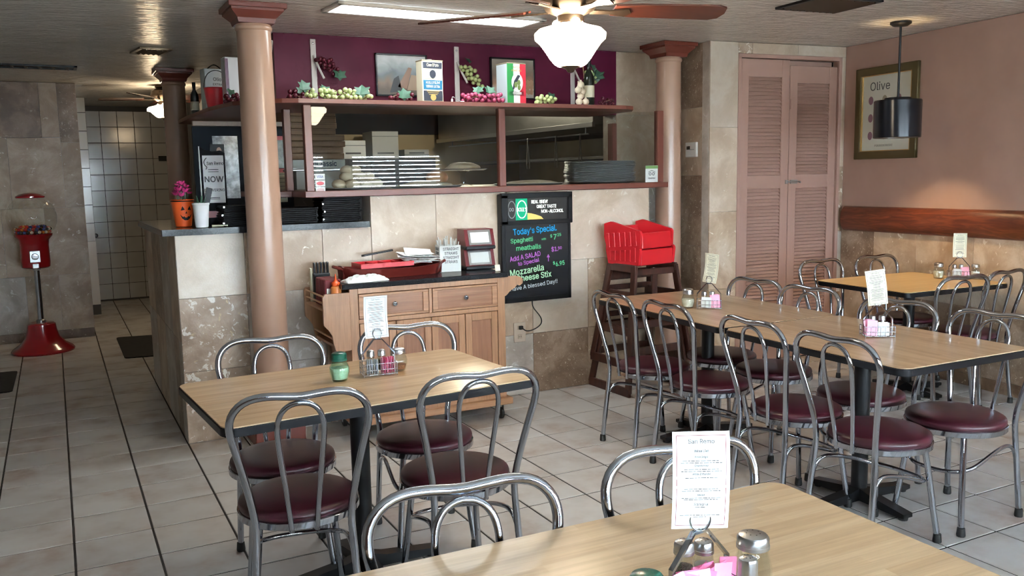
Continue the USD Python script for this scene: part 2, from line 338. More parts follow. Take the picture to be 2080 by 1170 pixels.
# ------------------------------------------------------------------ walls
def wall(name, label, core, core_mat, M=None, panels=(), thick=.012, gap=.0012, pname='stone_panel'):
    w = thing(name, label, 'wall', kind='structure')
    part(w, 'wall_core', core, core_mat, smooth=False)
    for u0, u1, z0, z1, tone in panels:
        d = thick + random.uniform(-.0008, .0008)
        m = b2(u0+gap, u1-gap, -.001, d, z0+gap, z1-gap, .0012)
        part(w, pname, tr(m, M), ST[tone] if isinstance(tone, str) else tone, smooth=False)
    return w
YB = 1.558
MB = frame((0, YB+.012, 0), (1, 0), (0, -1)); 
P = []
T1, T2, T3, T4 = .425, .86, .925, 1.262
xs = [.946, 1.33, 1.80, 2.115]
P += [(.946, 1.33, 0, T1, 'flaked'), (1.33, 1.80, 0, T1, 'grey'), (1.80, 2.3, 0, T1, 'tan'), (2.3, 2.78, 0, T1, 'light'), (2.78, 3.271, 0, T1, 'grey'), (3.271, 3.728, 0, T1, 'dark'), (3.728, 4.268, 0, T1, 'tan')]
P += [(.946, 1.33, T1, T2, 'flaked'), (1.33, 1.80, T1, T2, 'grey'), (1.80, 2.3, T1, T3, 'tan'), (2.3, 2.78, T1, T3, 'light'), (2.78, 3.271, T1, T3, 'tan'), (3.271, 3.728, T1, T3, 'pale'), (3.728, 4.268, T1, T3, 'tan')]
P += [(.946, 1.33, T2, 1.226, 'pale'), (1.33, 1.80, T2, 1.226, 'tan'), (1.80, 2.115, T3, 1.226, 'light'), (2.115, 2.56, T3, 1.418, 'light'), (2.56, 3.08, T3, 1.418, 'light'), (3.08, 3.56, T3, 1.418, 'tan'), (3.56, 4.268, T3, 1.418, 'light')]
core = cat(b2(.946, 4.268, YB+.012, YB+.16, 0, 1.226), b2(2.115, 4.268, YB+.012, YB+.16, 1.2, 1.418))
wall('wall_back', 'low partition wall clad in large beige travertine panels', core, ST['grey'], MB, P)
# the left side of the counter
MC = frame((.958, 0, 0), (0, 1), (-1, 0)); P = []
y = YB+.012
for k, (y1, t0, t1) in enumerate([(1.95, 'dark', 'tan'), (2.42, 'grey', 'grey'), (2.95, 'tan', 'dark'), (3.45, 'grey', 'tan')]):
    P += [(y, y1, 0, .60, t0), (y, y1, .60, 1.226, t1)]; y = y1
wall('wall_counter', 'stone clad left side of the order counter along the dark corridor', b2(.958, 1.10, YB+.16, 3.45, 0, 1.226), ST['grey'], MC, P)
# upper wall over the kitchen opening: purple header, stone pier
YP = 2.24
w = thing('wall_kitchen', 'purple painted wall band above the kitchen window', 'wall', kind='structure')
part(w, 'purple_band', b2(1.72, 4.445, YP, YP+.2, 2.0, ZC-.002), purple_paint, smooth=False)
part(w, 'band_return', b2(1.72, 1.80, YP+.2, 3.7, 2.0, ZC-.002), purple_paint, smooth=False)
part(w, 'stone_pier', b2(4.45, 4.89, YP+.012, YP+.2, 0, ZC-.002), ST['grey'], smooth=False)
MP = frame((0, YP+.012, 0), (1, 0), (0, -1))
for z0, z1, t in ((0, .7, 'tan'), (.7, 1.4, 'grey'), (1.4, 2.0, 'light'), (2.0, 2.5, 'light')):
    part(w, 'stone_panel', tr(b2(4.447, 4.89, 0, .013, z0, z1-.003, .001), MP), ST[t], smooth=False)
part(w, 'jamb_trim', b2(4.40, 4.444, YP-.01, YP+.06, 1.3, 1.93, .003), shelf_paint)
# closet wall with louvred doors
ca = np.array([4.79, 1.50]); cb = np.array([6.09, 1.39]); cu = (cb-ca)/np.linalg.norm(cb-ca); cn = np.array([cu[1], -cu[0]])
LW = np.linalg.norm(cb-ca); MD = frame((*ca, 0), cu, cn)
D0, D1, DH = .285, 1.235, 2.385
w = thing('wall_closet', 'pale travertine wall around the louvred closet doors', 'wall', kind='structure')
part(w, 'wall_core', tr(cat(b2(0, D0-.03, -.10, -.012, 0, ZC-.002), b2(D1+.03, LW+.05, -.10, -.012, 0, ZC-.002), b2(D0-.03, D1+.03, -.10, -.012, DH+.03, ZC-.002)), MD), ST['grey'], smooth=False)
side = np.array([.0846, .9964])
MS = frame((*(ca+cn*0), 0), -side*-1, (-side[1], side[0]))
for u0, u1, z0, z1, t in [(0, D0-.03, 0, .62, 'tan'), (0, D0-.03, .62, 1.22, 'tan'), (0, D0-.03, 1.22, 1.86, 'light'), (0, D0-.03, 1.86, 2.498, 'pale'), (D0-.03, D0+.10, DH+.03, 2.498, 'flaked'), (D0+.10, .82, DH+.03, 2.498, 'light'), (.82, LW, DH+.03, 2.498, 'pale'),
                          (D1+.03, LW, 0, .52, 'tan'), (D1+.03, LW, .52, 1.02, 'grey'), (D1+.03, LW, 1.02, 1.55, 'flaked'), (D1+.03, LW, 1.55, 2.0, 'light'), (D1+.03, LW, 2.0, DH+.03, 'pale')]:
    part(w, 'stone_panel', tr(b2(u0+.001, u1-.001, -.012, random.uniform(-.0006, .0006), z0+.001, z1-.001, .001), MD), ST[t], smooth=False)
part(w, 'return_core', tr(b2(.014, .76, -.09, -.012, 0, ZC-.002), MS), ST['grey'], smooth=False)
for z0, z1, t in ((0, .45, 'tan'), (.45, .95, 'dark'), (.95, 1.5, 'dark'), (1.5, 2.02, 'tan'), (2.02, 2.498, 'dark')):
    part(w, 'stone_panel', tr(b2(.0125, .75, -.012, 0, z0+.001, z1-.001, .001), MS), ST[t], smooth=False)
# right wall
ru = -np.array([.103, .9947]); rn = np.array([-.9947, .103]); MR = frame((*cb, 0), ru, rn)
RL = 6.4
w = thing('wall_right', 'right wall, mauve brown paint above a mottled stone wainscot', 'wall', kind='structure')
part(w, 'wall_core', tr(b2(-.15, RL, -.12, -.012, 0, ZC-.002), MR), dark_wall, smooth=False)
part(w, 'painted_face', tr(b2(0, RL, -.012, 0, 1.13, ZC-.003), MR), mauve_wall, smooth=False)
uu = [0, .36, .78, 1.28, 1.75, 2.3, 2.8, 3.3, 3.8, 4.3, 4.8, 5.3, 5.8, RL]
for k in range(len(uu)-1):
    part(w, 'stone_panel', tr(b2(uu[k]+.001, uu[k+1]-.001, -.012, random.uniform(-.0006, .0006), .56, 1.129, .001), MR), ST[['dark', 'tan', 'tan', 'tan', 'dark'][k % 5]], smooth=False)
    part(w, 'stone_panel', tr(b2(uu[k]+.001, uu[k+1]-.001, -.012, random.uniform(-.0006, .0006), .085, .559, .001), MR), ST[['tan', 'dark', 'brown', 'dark', 'brown'][k % 5]], smooth=False)
part(w, 'stone_skirting', tr(b2(0, RL, -.012, .006, 0, .084, .002), MR), ST['brown'], smooth=False)
# half-round log rail on the right wall
ang = np.linspace(-PI/2, PI/2, 13)
sec = [(.055*math.cos(a)+.002, .098*math.sin(a)) for a in ang]
lg = prism([(x, z) for x, z in sec] + [(0, .098), (0, -.098)], 3.2)
lg = tr(lg, rot([1, 0, 0], 90), rot([0, 0, 1], -90))
lm = trimesh.Trimesh(lg.vertices, lg.faces)
b0 = lm.bounds; lm.apply_translation([-b0[0][0], 0, 0])
v = lm.vertices.copy()                       # along x, the section in y and z
lm = tr(lm, rot([0, 1, 0], -.4), (.045, 0, 1.130))
if lm.vertices[:, 1].mean() < 0: lm = tr(lm, np.diag([1., -1., 1., 1.])); lm.invert()
solo('log_rail', tr(lm, MR), red_wood, 'reddish brown half-round log rail along the right wall', 'rail', smooth=50)
# left stone wall and hall
YL = 5.93
ML = frame((.0, YL, 0), (1, 0), (0, -1)); P = []
P += [(-.62, -.10, 1.975, 2.498, 'brown'), (-.10, .30, 1.975, 2.498, 'brown'), (.30, .455, 1.98, 2.498, 'tan'), (.455, .622, 1.93, 2.498, 'dark'), (.455, .622, 1.3, 1.93, 'tan'), (-.62, .0, 1.3, 1.975, 'tan'), (.0, .455, 1.3, 1.975, 'tan'),
      (-.62, -.10, .64, 1.3, 'tan'), (-.10, .26, .64, 1.3, 'tan'), (.26, .622, .64, 1.3, 'tan'), (-.62, .05, .09, .64, 'grey'), (.05, .34, .09, .64, 'tan'), (.34, .622, .09, .64, 'tan'), (-.62, .622, 0, .09, 'brown')]
for k in range(5): P += [(-3.2+k*.516, -3.2+(k+1)*.516, z0, z1, 'tan') for z0, z1 in ((0, .64), (.64, 1.3), (1.3, 1.975), (1.975, 2.498))]
wall('wall_left', 'stone panelled wall behind the gumball machine', cat(b2(-3.2, .622, YL, YL+.12, 0, ZC-.002), b2(-3.2, -3.08, -5, YL, 0, ZC-.002)), ST['grey'], ML, P)
YH = 8.72
solo('wall_outer', cat(b2(-3.3, -3.2, -5.15, 9.1, -.1, ZC+.1), b2(6.9, 7.0, -5.15, 9.1, -.1, ZC+.1), b2(-3.3, 7.0, 9.0, 9.1, -.1, ZC+.1), b2(.50, .60, YL+.12, 7.5, 0, ZC-.002)), dark_wall, 'outer walls that close the building', 'wall', kind='structure', smooth=False)
w = thing('wall_hall', 'white tiled walls at the far end of the dark corridor', 'wall', kind='structure')
part(w, 'wall_core', cat(b2(.55, 2.2, YH, YH+.12, 0, ZC-.002), b2(.5, .752, 7.5, YH, 0, ZC-.002), b2(1.80, 1.88, 3.75, YH, 0, ZC-.002)), wall_grout, smooth=False)
for i in range(6):
    for j in range(12):
        x0 = .752+i*.2; z0 = .02+j*.2015
        part(w, 'wall_tile', b2(x0+.003, min(x0+.197, 1.899), YH-.008, YH+.001, z0+.003, min(z0+.1985, ZC-.004), .002), wall_tile, smooth=False)
for j in range(12):
    z0 = .02+j*.21
    if z0 > .85: part(w, 'wall_tile', b2(.60, .75, 7.492, 7.501, z0+.003, min(z0+.207, ZC-.004), .002), wall_tile, smooth=False)
part(w, 'plain_panel', b2(.60, .752, 7.49, 7.501, .12, .86), white_paint, smooth=False)
part(w, 'door_knob', cat(lathe([(0, .05), (.018, .05), (.028, .038), (.028, .026), (.012, .014), (.012, 0)], 16)).apply_transform(rot([1, 0, 0], 90)).apply_translation([.80, YH-.008, .86]), black_gloss)
solo('wall_sign', cat(b2(1.62, 1.86, YH-.02, YH-.008, 1.80, 1.865, .003)), black_plastic, 'small black oblong sign on the white tiles of the corridor end', 'sign')
# front wall with the windows that light the room (behind the camera)
YF = -5.0
WIN = [(.30, 1.70), (2.0, 3.72), (4.02, 5.45)]
co = [b2(-3.2, 6.9, YF-.15, YF, 0, .75), b2(-3.2, 6.9, YF-.15, YF, 1.9, ZC-.002)]
edges = [-3.2] + [e for w_ in WIN for e in w_] + [6.9]
for k in range(0, len(edges), 2): co.append(b2(edges[k], edges[k+1], YF-.15, YF, .75, 1.9))
w = thing('wall_front', 'front wall of the room with the street windows', 'wall', kind='structure')
part(w, 'wall_core', cat(co), mauve_wall, smooth=False)
for k, (a, b) in enumerate(WIN):
    w = thing(f'window_{k+1}', 'street window with horizontal blinds', 'window', kind='structure')
    part(w, 'window_frame', cat(b2(a, a+.05, YF-.1, YF-.04, .75, 1.9), b2(b-.05, b, YF-.1, YF-.04, .75, 1.9), b2(a, b, YF-.1, YF-.04, .75, .80), b2(a, b, YF-.1, YF-.04, 1.85, 1.9), b2((a+b)/2-.02, (a+b)/2+.02, YF-.1, YF-.04, .8, 1.85)), white_paint, smooth=False)
    part(w, 'blind_slats', cat([tr(bx((0, 0, 0), (b-a-.04, .05, .002)), rot([1, 0, 0], 54), ((a+b)/2, YF-.02, .80+.058*q)) for q in range(19)]), white_paint, smooth=False, kind='stuff')

# ------------------------------------------------------------------ louvred closet doors
dr = thing('door_1', 'pair of dusty pink louvred closet doors with a small slide bolt', 'door', kind='structure')
part(dr, 'door_frame', tr(cat(b2(D0-.03, D0, -.06, .006, 0, DH+.03, .003), b2(D1, D1+.03, -.06, .006, 0, DH+.03, .003), b2(D0-.03, D1+.03, -.06, .006, DH, DH+.03, .003), b2(D0, D1, -.09, -.085, 0, DH)), MD), door_paint)
mid = (D0+D1)/2 - .002
for (a, b, zt) in ((D0+.004, mid-.002, DH-.004), (mid+.002, D1-.004, DH-.045)):
    s = .075
    leaf = part(dr, 'door_leaf', tr(cat(b2(a, a+s, -.045, -.012, .012, zt, .003), b2(b-s, b, -.045, -.012, .012, zt, .003), b2(a+s-.005, b-s+.005, -.043, -.014, zt-.135, zt, .002), b2(a+s-.005, b-s+.005, -.043, -.014, 1.385, 1.49, .002), b2(a+s-.005, b-s+.005, -.043, -.014, .012, .25, .002)), MD), door_paint)
    for z0, z1, n in ((1.49, zt-.135, 27), (.25, 1.385, 42)):
        st = (z1-z0)/n
        for q in range(n):
            m = tr(bx((0, 0, 0), (b-a-2*s+.004, .006, st*1.16)), rot([1, 0, 0], 36), ((a+b)/2, -.028, z0+st*(q+.5)))
            part(leaf, 'louver_slat', tr(m, MD), door_paint, smooth=False)
    part(dr, 'door_hinge', tr(cat(b2(a-.004, a+.012, -.014, .004, .3, .38), b2(a-.004, a+.012, -.014, .004, 2.0, 2.08)), MD), door_paint)
part(dr, 'slide_bolt', tr(cat(rod((mid-.02, .002, 1.435), (mid+.11, .002, 1.435), .006), bx((mid+.05, -.006, 1.435), (.07, .012, .03), .002), bx((mid-.02, -.006, 1.435), (.025, .014, .03), .002), rod((mid+.09, 0, 1.435), (mid+.09, .03, 1.428), .005)), MD), steel, label='grey metal slide bolt')

# ------------------------------------------------------------------ columns
def column(x, y, label, plinth=True, group=None):
    c = thing('column', label, 'column', (x, y, 0), 0, group)
    r = .1
    part(c, 'shaft', lathe([(r*1.04, .15), (r*1.04, .2), (r, .22), (r, .8), (r*.985, 1.6), (r*.94, 2.36), (r*1.0, 2.365), (r*1.03, 2.375), (r*1.0, 2.385), (r*.95, 2.39), (r*.95, 2.42)], 40), column_paint, smooth=50)
    part(c, 'plinth', cat(bx((0, 0, .055), (.29, .29, .11), .006), bx((0, 0, .13), (.25, .25, .045), .008)), capital_paint)
    sl = lambda h, z: [(sx*h, sy*h, z) for sx, sy in ((-1, -1), (1, -1), (1, 1), (-1, 1))]
    def frust(h0, z0, h1, z1):
        v = np.array(sl(h0, z0)+sl(h1, z1)); f = []
        for q in range(4):
            w_ = (q+1) % 4; f += [(q, w_, 4+w_), (q, 4+w_, 4+q)]
        f += [(0, 2, 1), (0, 3, 2), (4, 5, 6), (4, 6, 7)]
        return trimesh.Trimesh(v, f, process=False)
    part(c, 'capital', cat(frust(.098, 2.395, .105, 2.42), frust(.105, 2.42, .140, 2.455), bx((0, 0, 2.463), (.285, .285, .016), .002), bx((0, 0, 2.484), (.315, .315, .029), .003)), capital_paint, smooth=False)
    return c
col0 = column(1.42, 1.395, 'tan round column with red capital in front of the order counter')
copy(col0, (4.60, 1.76, 0), 0, 'tan round column with red capital behind the wooden high chairs')
copy(col0, (1.36, 4.55, 0), 0, 'far tan column beside the lit fan in the corridor')

# ------------------------------------------------------------------ counter top, sill, glass case, shelf
gp = Polygon([(.875, 1.525), (2.10, 1.525), (2.10, 1.95), (1.28, 1.95), (1.28, 2.95), (.865, 2.95)])
solo('counter_top', tr(prism(gp.buffer(-.004).buffer(.004), .036), (0, 0, 1.227)), granite, 'black granite top of the order counter', 'counter top', smooth=30)
cs = thing('display_case', 'glass fronted food case in a reddish brown wooden frame', 'display case')
part(cs, 'sill', b2(1.70, 4.42, 1.522, 2.12, 1.42, 1.458, .003), shelf_paint)
part(cs, 'sill_return', b2(1.50, 1.70, 1.86, 2.5, 1.42, 1.458, .003), shelf_paint)
for a, b, y0, y1, z1 in ((1.715, 1.762, 1.535, 1.58, 1.975), (3.022, 3.072, 1.535, 1.58, 1.975), (4.330, 4.385, 1.535, 1.58, 1.98), (1.68, 1.725, 1.9, 1.95, 1.975)):
    part(cs, 'post', b2(a, b, y0, y1, 1.458, z1, .003), shelf_paint)
part(cs, 'glass_pane', b2(1.760, 3.024, 1.554, 1.558, 1.459, 1.975), case_glass, smooth=False)
part(cs, 'glass_pane', b2(3.070, 4.332, 1.554, 1.558, 1.459, 1.968), case_glass, smooth=False)
sp = Polygon([(1.66, 1.42), (1.57, 1.45), (1.46, 1.56), (1.34, 1.72), (1.275, 2.2), (1.25, 3.0), (1.25, 3.5), (1.32, 3.62), (1.715, 3.62), (1.715, 2.235), (4.03, 2.235), (4.16, 2.2), (4.16, 1.62), (4.06, 1.46), (3.97, 1.42)])
solo('display_shelf', tr(prism(sp.buffer(-.02).buffer(.02), .025), (0, 0, 1.976)), shelf_paint, 'long reddish brown shelf of grapes and tins above the glass case', 'shelf', smooth=30)
for k, (x, z0, lab) in enumerate(((1.982, 2.03, 'leftmost white metal strap on the purple wall, with dark grapes'), (3.04, 2.03, 'white metal strap on the purple wall between the two pictures'), (4.03, 2.03, 'white metal strap behind the wine bottle on the purple wall'))):
    b = thing('shelf_bracket', lab, 'bracket')
    part(b, 'strap', cat(b2(x-.019, x+.019, YP-.012, YP-.001, z0-.028, 2.468, .003)), white_paint)
    part(b, 'screw', tr(lathe([(0, .004), (.006, .003), (.008, 0)], 10), rot([1, 0, 0], 90), (x, YP-.012, 2.44)), steel)
    part(b, 'brace', tube([(x, YP-.016, 2.36), (x+.02, YP-.06, 2.27), (x+.04, YP-.10, 2.20)], .008, 6), white_paint)
b = thing('shelf_brace', 'white diagonal strap at the left end of the purple wall', 'bracket')
part(b, 'strap', tube([(1.705, 2.228, 2.44), (1.652, 2.10, 2.25), (1.60, 1.98, 2.06)], .011, 6), white_paint)

# ------------------------------------------------------------------ ceiling fixtures
lc = (2.485, 1.245); la = 3.2
fx = thing('ceiling_panel_light', 'long white fluorescent panel set in the ceiling', 'ceiling light', (*lc, ZC), la)
part(fx, 'trim', cat(b2(-.68, .68, -.15, -.118, -.018, -.001, .004), b2(-.68, .68, .118, .15, -.018, -.001, .004), b2(-.68, -.645, -.15, .15, -.018, -.001, .004), b2(.645, .68, -.15, .15, -.018, -.001, .004)), white_paint)
part(fx, 'diffuser', b2(-.645, .645, -.118, .118, -.010, -.002), tube_glow, smooth=False)
def fan(name_label, loc, glowmat, blade_mat, r, a0, bz, drop, bowl_r, bowl_h, nb=5, pit=-14, bulb_m=None):
    f = thing('ceiling_fan', name_label, 'ceiling fan', loc)
    part(f, 'canopy', lathe([(0, 0), (.075, 0), (.075, -.02), (.045, -.055), (.02, -.06), (.02, -.075), (0, -.075)][::-1], 24), brass)
    part(f, 'motor', lathe([(0, bz+.10), (.07, bz+.10), (.115, bz+.075), (.125, bz+.03), (.10, bz-.01), (.055, bz-.03), (.055, bz-.055), (0, bz-.055)][::-1], 28), brass)
    part(f, 'switch_housing', lathe([(0, bz-.05), (.048, bz-.05), (.052, bz-.06), (.05, bz-.078), (0, bz-.078)][::-1], 24), brass)
    for q in range(nb):
        a = a0 + q*360/nb
        bl = prism(Polygon([(.19, -.045), (.30, -.060), (r-.05, -.068), (r-.012, -.05), (r, 0), (r-.012, .05), (r-.05, .068), (.30, .060), (.19, .045)]), .008)
        part(f, 'blade', tr(bl, rot([1, 0, 0], pit), (0, 0, bz-.005), rot([0, 0, 1], a)), blade_mat, smooth=20)
        part(f, 'blade_iron', tr(cat(prism(Polygon([(.09, -.018), (.17, -.014), (.25, -.035), (.27, 0), (.25, .035), (.17, .014), (.09, .018)]), .006)), rot([1, 0, 0], pit), (0, 0, bz-.014), rot([0, 0, 1], a)), brass, smooth=20)
    R, h = bowl_r, bowl_h; zt = bz-.075
    part(f, 'lamp_bowl', lathe([(R*.42, zt+.012), (R*.55, zt+.004), (R*.88, zt-.010), (R*1.0, zt-.028), (R*.985, zt-.05), (R*.86, zt-.42*h), (R*.72, zt-.60*h), (R*.58, zt-.80*h), (R*.46, zt-.94*h), (R*.36, zt-h), (0, zt-h*1.005)][::-1], 36), glowmat, smooth=60, label='glowing frosted glass bowl')
    for q in range(3): part(f, 'bulb', sphere((.055*math.cos(q*2.1+.4), .055*math.sin(q*2.1+.4), zt+.012), .020, 1), bulb_m, smooth=True)
    part(f, 'finial', lathe([(0, zt-h-.028), (.012, zt-h-.024), (.02, zt-h-.012), (R*.28, zt-h-.002), (R*.26, zt-h+.006), (0, zt-h+.007)], 18), brass)
    part(f, 'pull_chain', rod((.04, -.03, zt-h+.03), (.045, -.034, zt-h-.05), .0016, 6), brass)
    return f
fan('five bladed ceiling fan with a brightly lit glass bowl', (2.31, -.555, ZC), fan_glow, fan_wood, .70, -14, -.285, 0, .150, .160, bulb_m=glow('fan_bulb_glow', (1.0, .84, .62), 420.))
fan('far ceiling fan with an amber lit bowl over the dark corridor', (1.42, 5.9, ZC), far_glow, fan_wood, .62, 20, -.135, 0, .165, .115, bulb_m=glow('far_bulb_glow', (1.0, .74, .46), 60.))
def vent(label, x0, x1, y0, y1, rz=0, slots=6, m=None):
    cx, cy = (x0+x1)/2, (y0+y1)/2
    v = thing('ceiling_vent', label, 'vent', (cx, cy, ZC), rz)
    w2, d2 = (x1-x0)/2, (y1-y0)/2
    part(v, 'vent_frame', cat(b2(-w2, w2, -d2, -d2+.025, -.014, -.001), b2(-w2, w2, d2-.025, d2, -.014, -.001), b2(-w2, -w2+.025, -d2, d2, -.014, -.001), b2(w2-.025, w2, -d2, d2, -.014, -.001)), m or black_iron, smooth=False)
    part(v, 'vent_back', b2(-w2+.02, w2-.02, -d2+.02, d2-.02, -.003, -.001), black_iron, smooth=False)
    for q in range(slots):
        xx = -w2+.025 + (2*w2-.05)*(q+.5)/slots
        part(v, 'vent_slat', tr(bx((0, 0, 0), (.03, 2*d2-.05, .003)), rot([0, 1, 0], 30), (xx, 0, -.012)), m or brass, smooth=False)
vent('dark square ceiling vent near the corridor', .96, 1.19, 3.2, 3.52, 8, 5, mat('vent_bronze', (.12, .09, .06), .3, .6))
vent('black ceiling vent at the upper right beside the fan blade', 4.26, 4.72, -.10, .29, -4, 8)
vent('long black slot vent in the ceiling at the far left', -.45, .61, 4.5, 4.72, 0, 10)
# pendant lamp over the yellow table
px_, py_ = 5.472, .382
pl = thing('pendant_lamp', 'black drum pendant lamp hanging on a rod over the yellow table', 'pendant lamp', (px_, py_, 0))
part(pl, 'canopy', lathe([(0, 2.468), (.045, 2.47), (.068, 2.485), (.068, 2.498), (0, 2.498)], 24), black_iron)
part(pl, 'rod', rod((0, 0, 1.99), (0, 0, 2.475), .008, 10), black_iron)
ro, zt, zb = .152, 2.0, 1.735
part(pl, 'shade', lathe([(.05, zt), (.085, zt), (.09, zt-.012), (ro-.004, zt-.016), (ro, zt-.022), (ro, zb), (ro-.004, zb-.003), (ro-.007, zb), (ro-.007, zt-.026), (.08, zt-.022), (.05, zt-.01), (.05, zt)], 44), mat('black_enamel', (.008, .009, .013), .2, .35), smooth=30)
part(pl, 'socket', lathe([(0, zt-.09), (.022, zt-.09), (.022, zt), (0, zt)], 16), black_plastic)
part(pl, 'bulb', sphere((0, 0, zt-.12), .033, 2), bulb_glow, smooth=True)

# ------------------------------------------------------------------ tables
ZT = .765
def table(label, cx, cy, w, d, rz, lam, base_rz=0, post_dx=0, post_dy=0, group=None):
    t = thing('dining_table', label, 'table', (cx, cy, 0), rz)
    part(t, 'tabletop', tr(prism(rpoly(w-.008, d-.008, .045, 6), .004), (0, 0, ZT-.004)), lam, smooth=30, label='wood grain laminate top')
    core = rpoly(w-.004, d-.004, .047, 6)
    e = [tr(prism(rpoly(w-.012+2*o, d-.012+2*o, .045, 6), h1-h0), (0, 0, ZT-.034+h0)) for o, h0, h1 in ((.002, 0, .004), (.006, .0035, .0270), (.002, .0265, .0302))]
    part(t, 'edge_band', cat(e), edge_black, smooth=40, label='black moulded edge')
    part(t, 'pedestal', tr(lathe([(.036, .05), (.036, ZT-.05)], 24), (post_dx, post_dy, 0)), black_iron, smooth=60)
    part(t, 'mounting_plate', tr(cat(bx((0, 0, ZT-.048), (.34, .06, .012), .003), bx((0, 0, ZT-.048), (.06, .34, .012), .003)), (post_dx, post_dy, 0)), black_iron)
    for q in range(4):
        L = .31 if q % 2 == 0 else .27
        arm = Polygon([(0, .02), (L-.03, .012), (L, .016), (L, .034), (.08, .062), (0, .085)])
        m = tr(prism(arm, .056), STAND, (0, .028, 0), rot([0, 0, 1], 90*q + base_rz), (post_dx, post_dy, 0))
        b_ = part(t, 'base_arm', m, black_iron, smooth=40)
        part(b_, 'glide', tr(lathe([(0, 0), (.02, 0), (.022, .012), (.012, .022), (0, .022)], 12), (L-.025, 0, 0), rot([0, 0, 1], 90*q+base_rz), (post_dx, post_dy, 0)), black_rubber)
    return t
table('maple laminate table in front of the wooden service cart', 1.325, -.585, 1.18, .73, 4.0, laminate_x)
table('nearest maple laminate table at the bottom edge of the photo', 1.305, -2.535, 1.18, .72, -1.2, laminate_x)
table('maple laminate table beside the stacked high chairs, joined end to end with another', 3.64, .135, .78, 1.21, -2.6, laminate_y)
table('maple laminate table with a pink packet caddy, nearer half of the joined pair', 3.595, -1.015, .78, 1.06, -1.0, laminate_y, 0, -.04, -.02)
table('yellow lit laminate table under the black pendant lamp', 5.455, .22, .93, .79, -3.6, laminate_pale)

# ------------------------------------------------------------------ chairs
def make_chair(label):
    c = thing('dining_chair', label, 'chair')
    part(c, 'seat', lathe([(0, .430), (.188, .430), (.198, .438), (.202, .450), (.198, .462), (.180, .472), (.12, .479), (0, .482)], 40), vinyl, smooth=50, label='round burgundy vinyl seat pad')
    part(c, 'seat_ring', lathe([(.17, .410), (.200, .410), (.2055, .414), (.2055, .434), (.200, .438), (.17, .438), (.17, .410)], 44), chrome, smooth=50)
    hp = [(-.168, -.232, .03), (-.162, -.218, .18), (-.154, -.200, .36), (-.152, -.198, .45), (-.170, -.215, .57), (-.200, -.243, .71), (-.2125, -.256, .775), (-.205, -.266, .825), (-.172, -.273, .862), (-.125, -.276, .877), (-.06, -.277, .876), (0, -.277, .871)]
    hp = hp + [(-x, y, z) for x, y, z in hp[-2::-1]]
    part(c, 'back_hoop', tube(spline(hp, 84), .0125, 12), chrome, smooth=True)
    ih = [(-.040, -.198, .405), (-.045, -.203, .47), (-.058, -.222, .60), (-.070, -.243, .72), (-.071, -.254, .775), (-.058, -.263, .818), (-.032, -.268, .842), (0, -.270, .849)]
    ih = ih + [(-x, y, z) for x, y, z in ih[-2::-1]]
    part(c, 'inner_hoop', tube(spline(ih, 60), .009, 10), chrome, smooth=True)
    for s in (-1, 1):
        part(c, 'front_leg', tube(spline([(s*.118, .118, .425), (s*.132, .138, .30), (s*.146, .158, .14), (s*.158, .172, .03)], 16), .0125, 12), chrome, smooth=True)
    us = [(-.166, -.214, .13), (-.160, -.205, .24), (-.156, -.192, .30), (-.152, -.160, .328), (-.150, -.09, .325), (-.150, .02, .295), (-.138, .10, .268), (-.09, .152, .255), (0, .168, .252)]
    us = us + [(-x, y, z) for x, y, z in us[-2::-1]]
    part(c, 'stretcher', tube(spline(us, 70), .0085, 10), chrome, smooth=True)
    for x, y in ((-.1685, -.233), (.1685, -.233), (-.159, .173), (.159, .173)):
        part(c, 'foot_cap', lathe([(0, 0), (.0165, 0), (.018, .006), (.0155, .036), (0, .036)], 14, (x, y, 0)), black_rubber)
    return c
CH = [  # centre, turn, label
 (1.02, -.845, -9, 'chrome chair at the front left of the table by the cart, its back to us'),
 (1.590, -.885, -3, 'chrome chair at the front right of the table by the cart, its back to us'),
 (1.072, -.385, 173, 'chrome chair on the far side of the table by the cart, before the front column'),
 (1.662, -.405, 172, 'chrome chair on the far side of the table by the cart, before its cupboard doors'),
 (1.045, -2.385, 173, 'chrome chair pushed under the nearest table, at the bottom centre of the photo'),
 (1.625, -2.405, 176, 'chrome chair behind the large wine list card on the nearest table'),
 (3.285, .18, -93, 'chrome chair right before the stacked high chairs, leftmost of the left row'),
 (3.295, -.285, -93, 'chrome chair second from the high chairs in the left row of the joined tables'),
 (3.300, -.885, -93, 'chrome chair third from the high chairs in the left row of the joined tables'),
 (3.300, -1.345, -91, 'chrome chair nearest to us in the left row of the joined tables'),
 (3.79, .19, 93, 'chrome chair farthest from us on the door side of the joined tables'),
 (3.775, -.25, 92, 'chrome chair before the closet doors, second farthest on that side of the joined tables'),
 (3.75, -.86, 94, 'chrome chair behind the pink packet caddy, on the far side of the joined tables'),
 (3.77, -1.35, 93, 'chrome chair at the right edge of the photo beside the joined tables'),
 (5.225, .52, 180, 'chrome chair behind the yellow lit table, by the closet doors'),
 (5.765, .50, 178, 'chrome chair behind the yellow lit table, against the stone wainscot'),
 (5.165, -.13, -4, 'chrome chair in front of the yellow lit table, left one of two'),
 (5.585, -.10, 3, 'chrome chair in front of the yellow lit table, next to the right wall')]
chair0 = make_chair(CH[0][3]); move(chair0, (CH[0][0], CH[0][1], 0), CH[0][2])
for x, y, rz, lab in CH[1:]: copy(chair0, (x, y, 0), rz, lab)

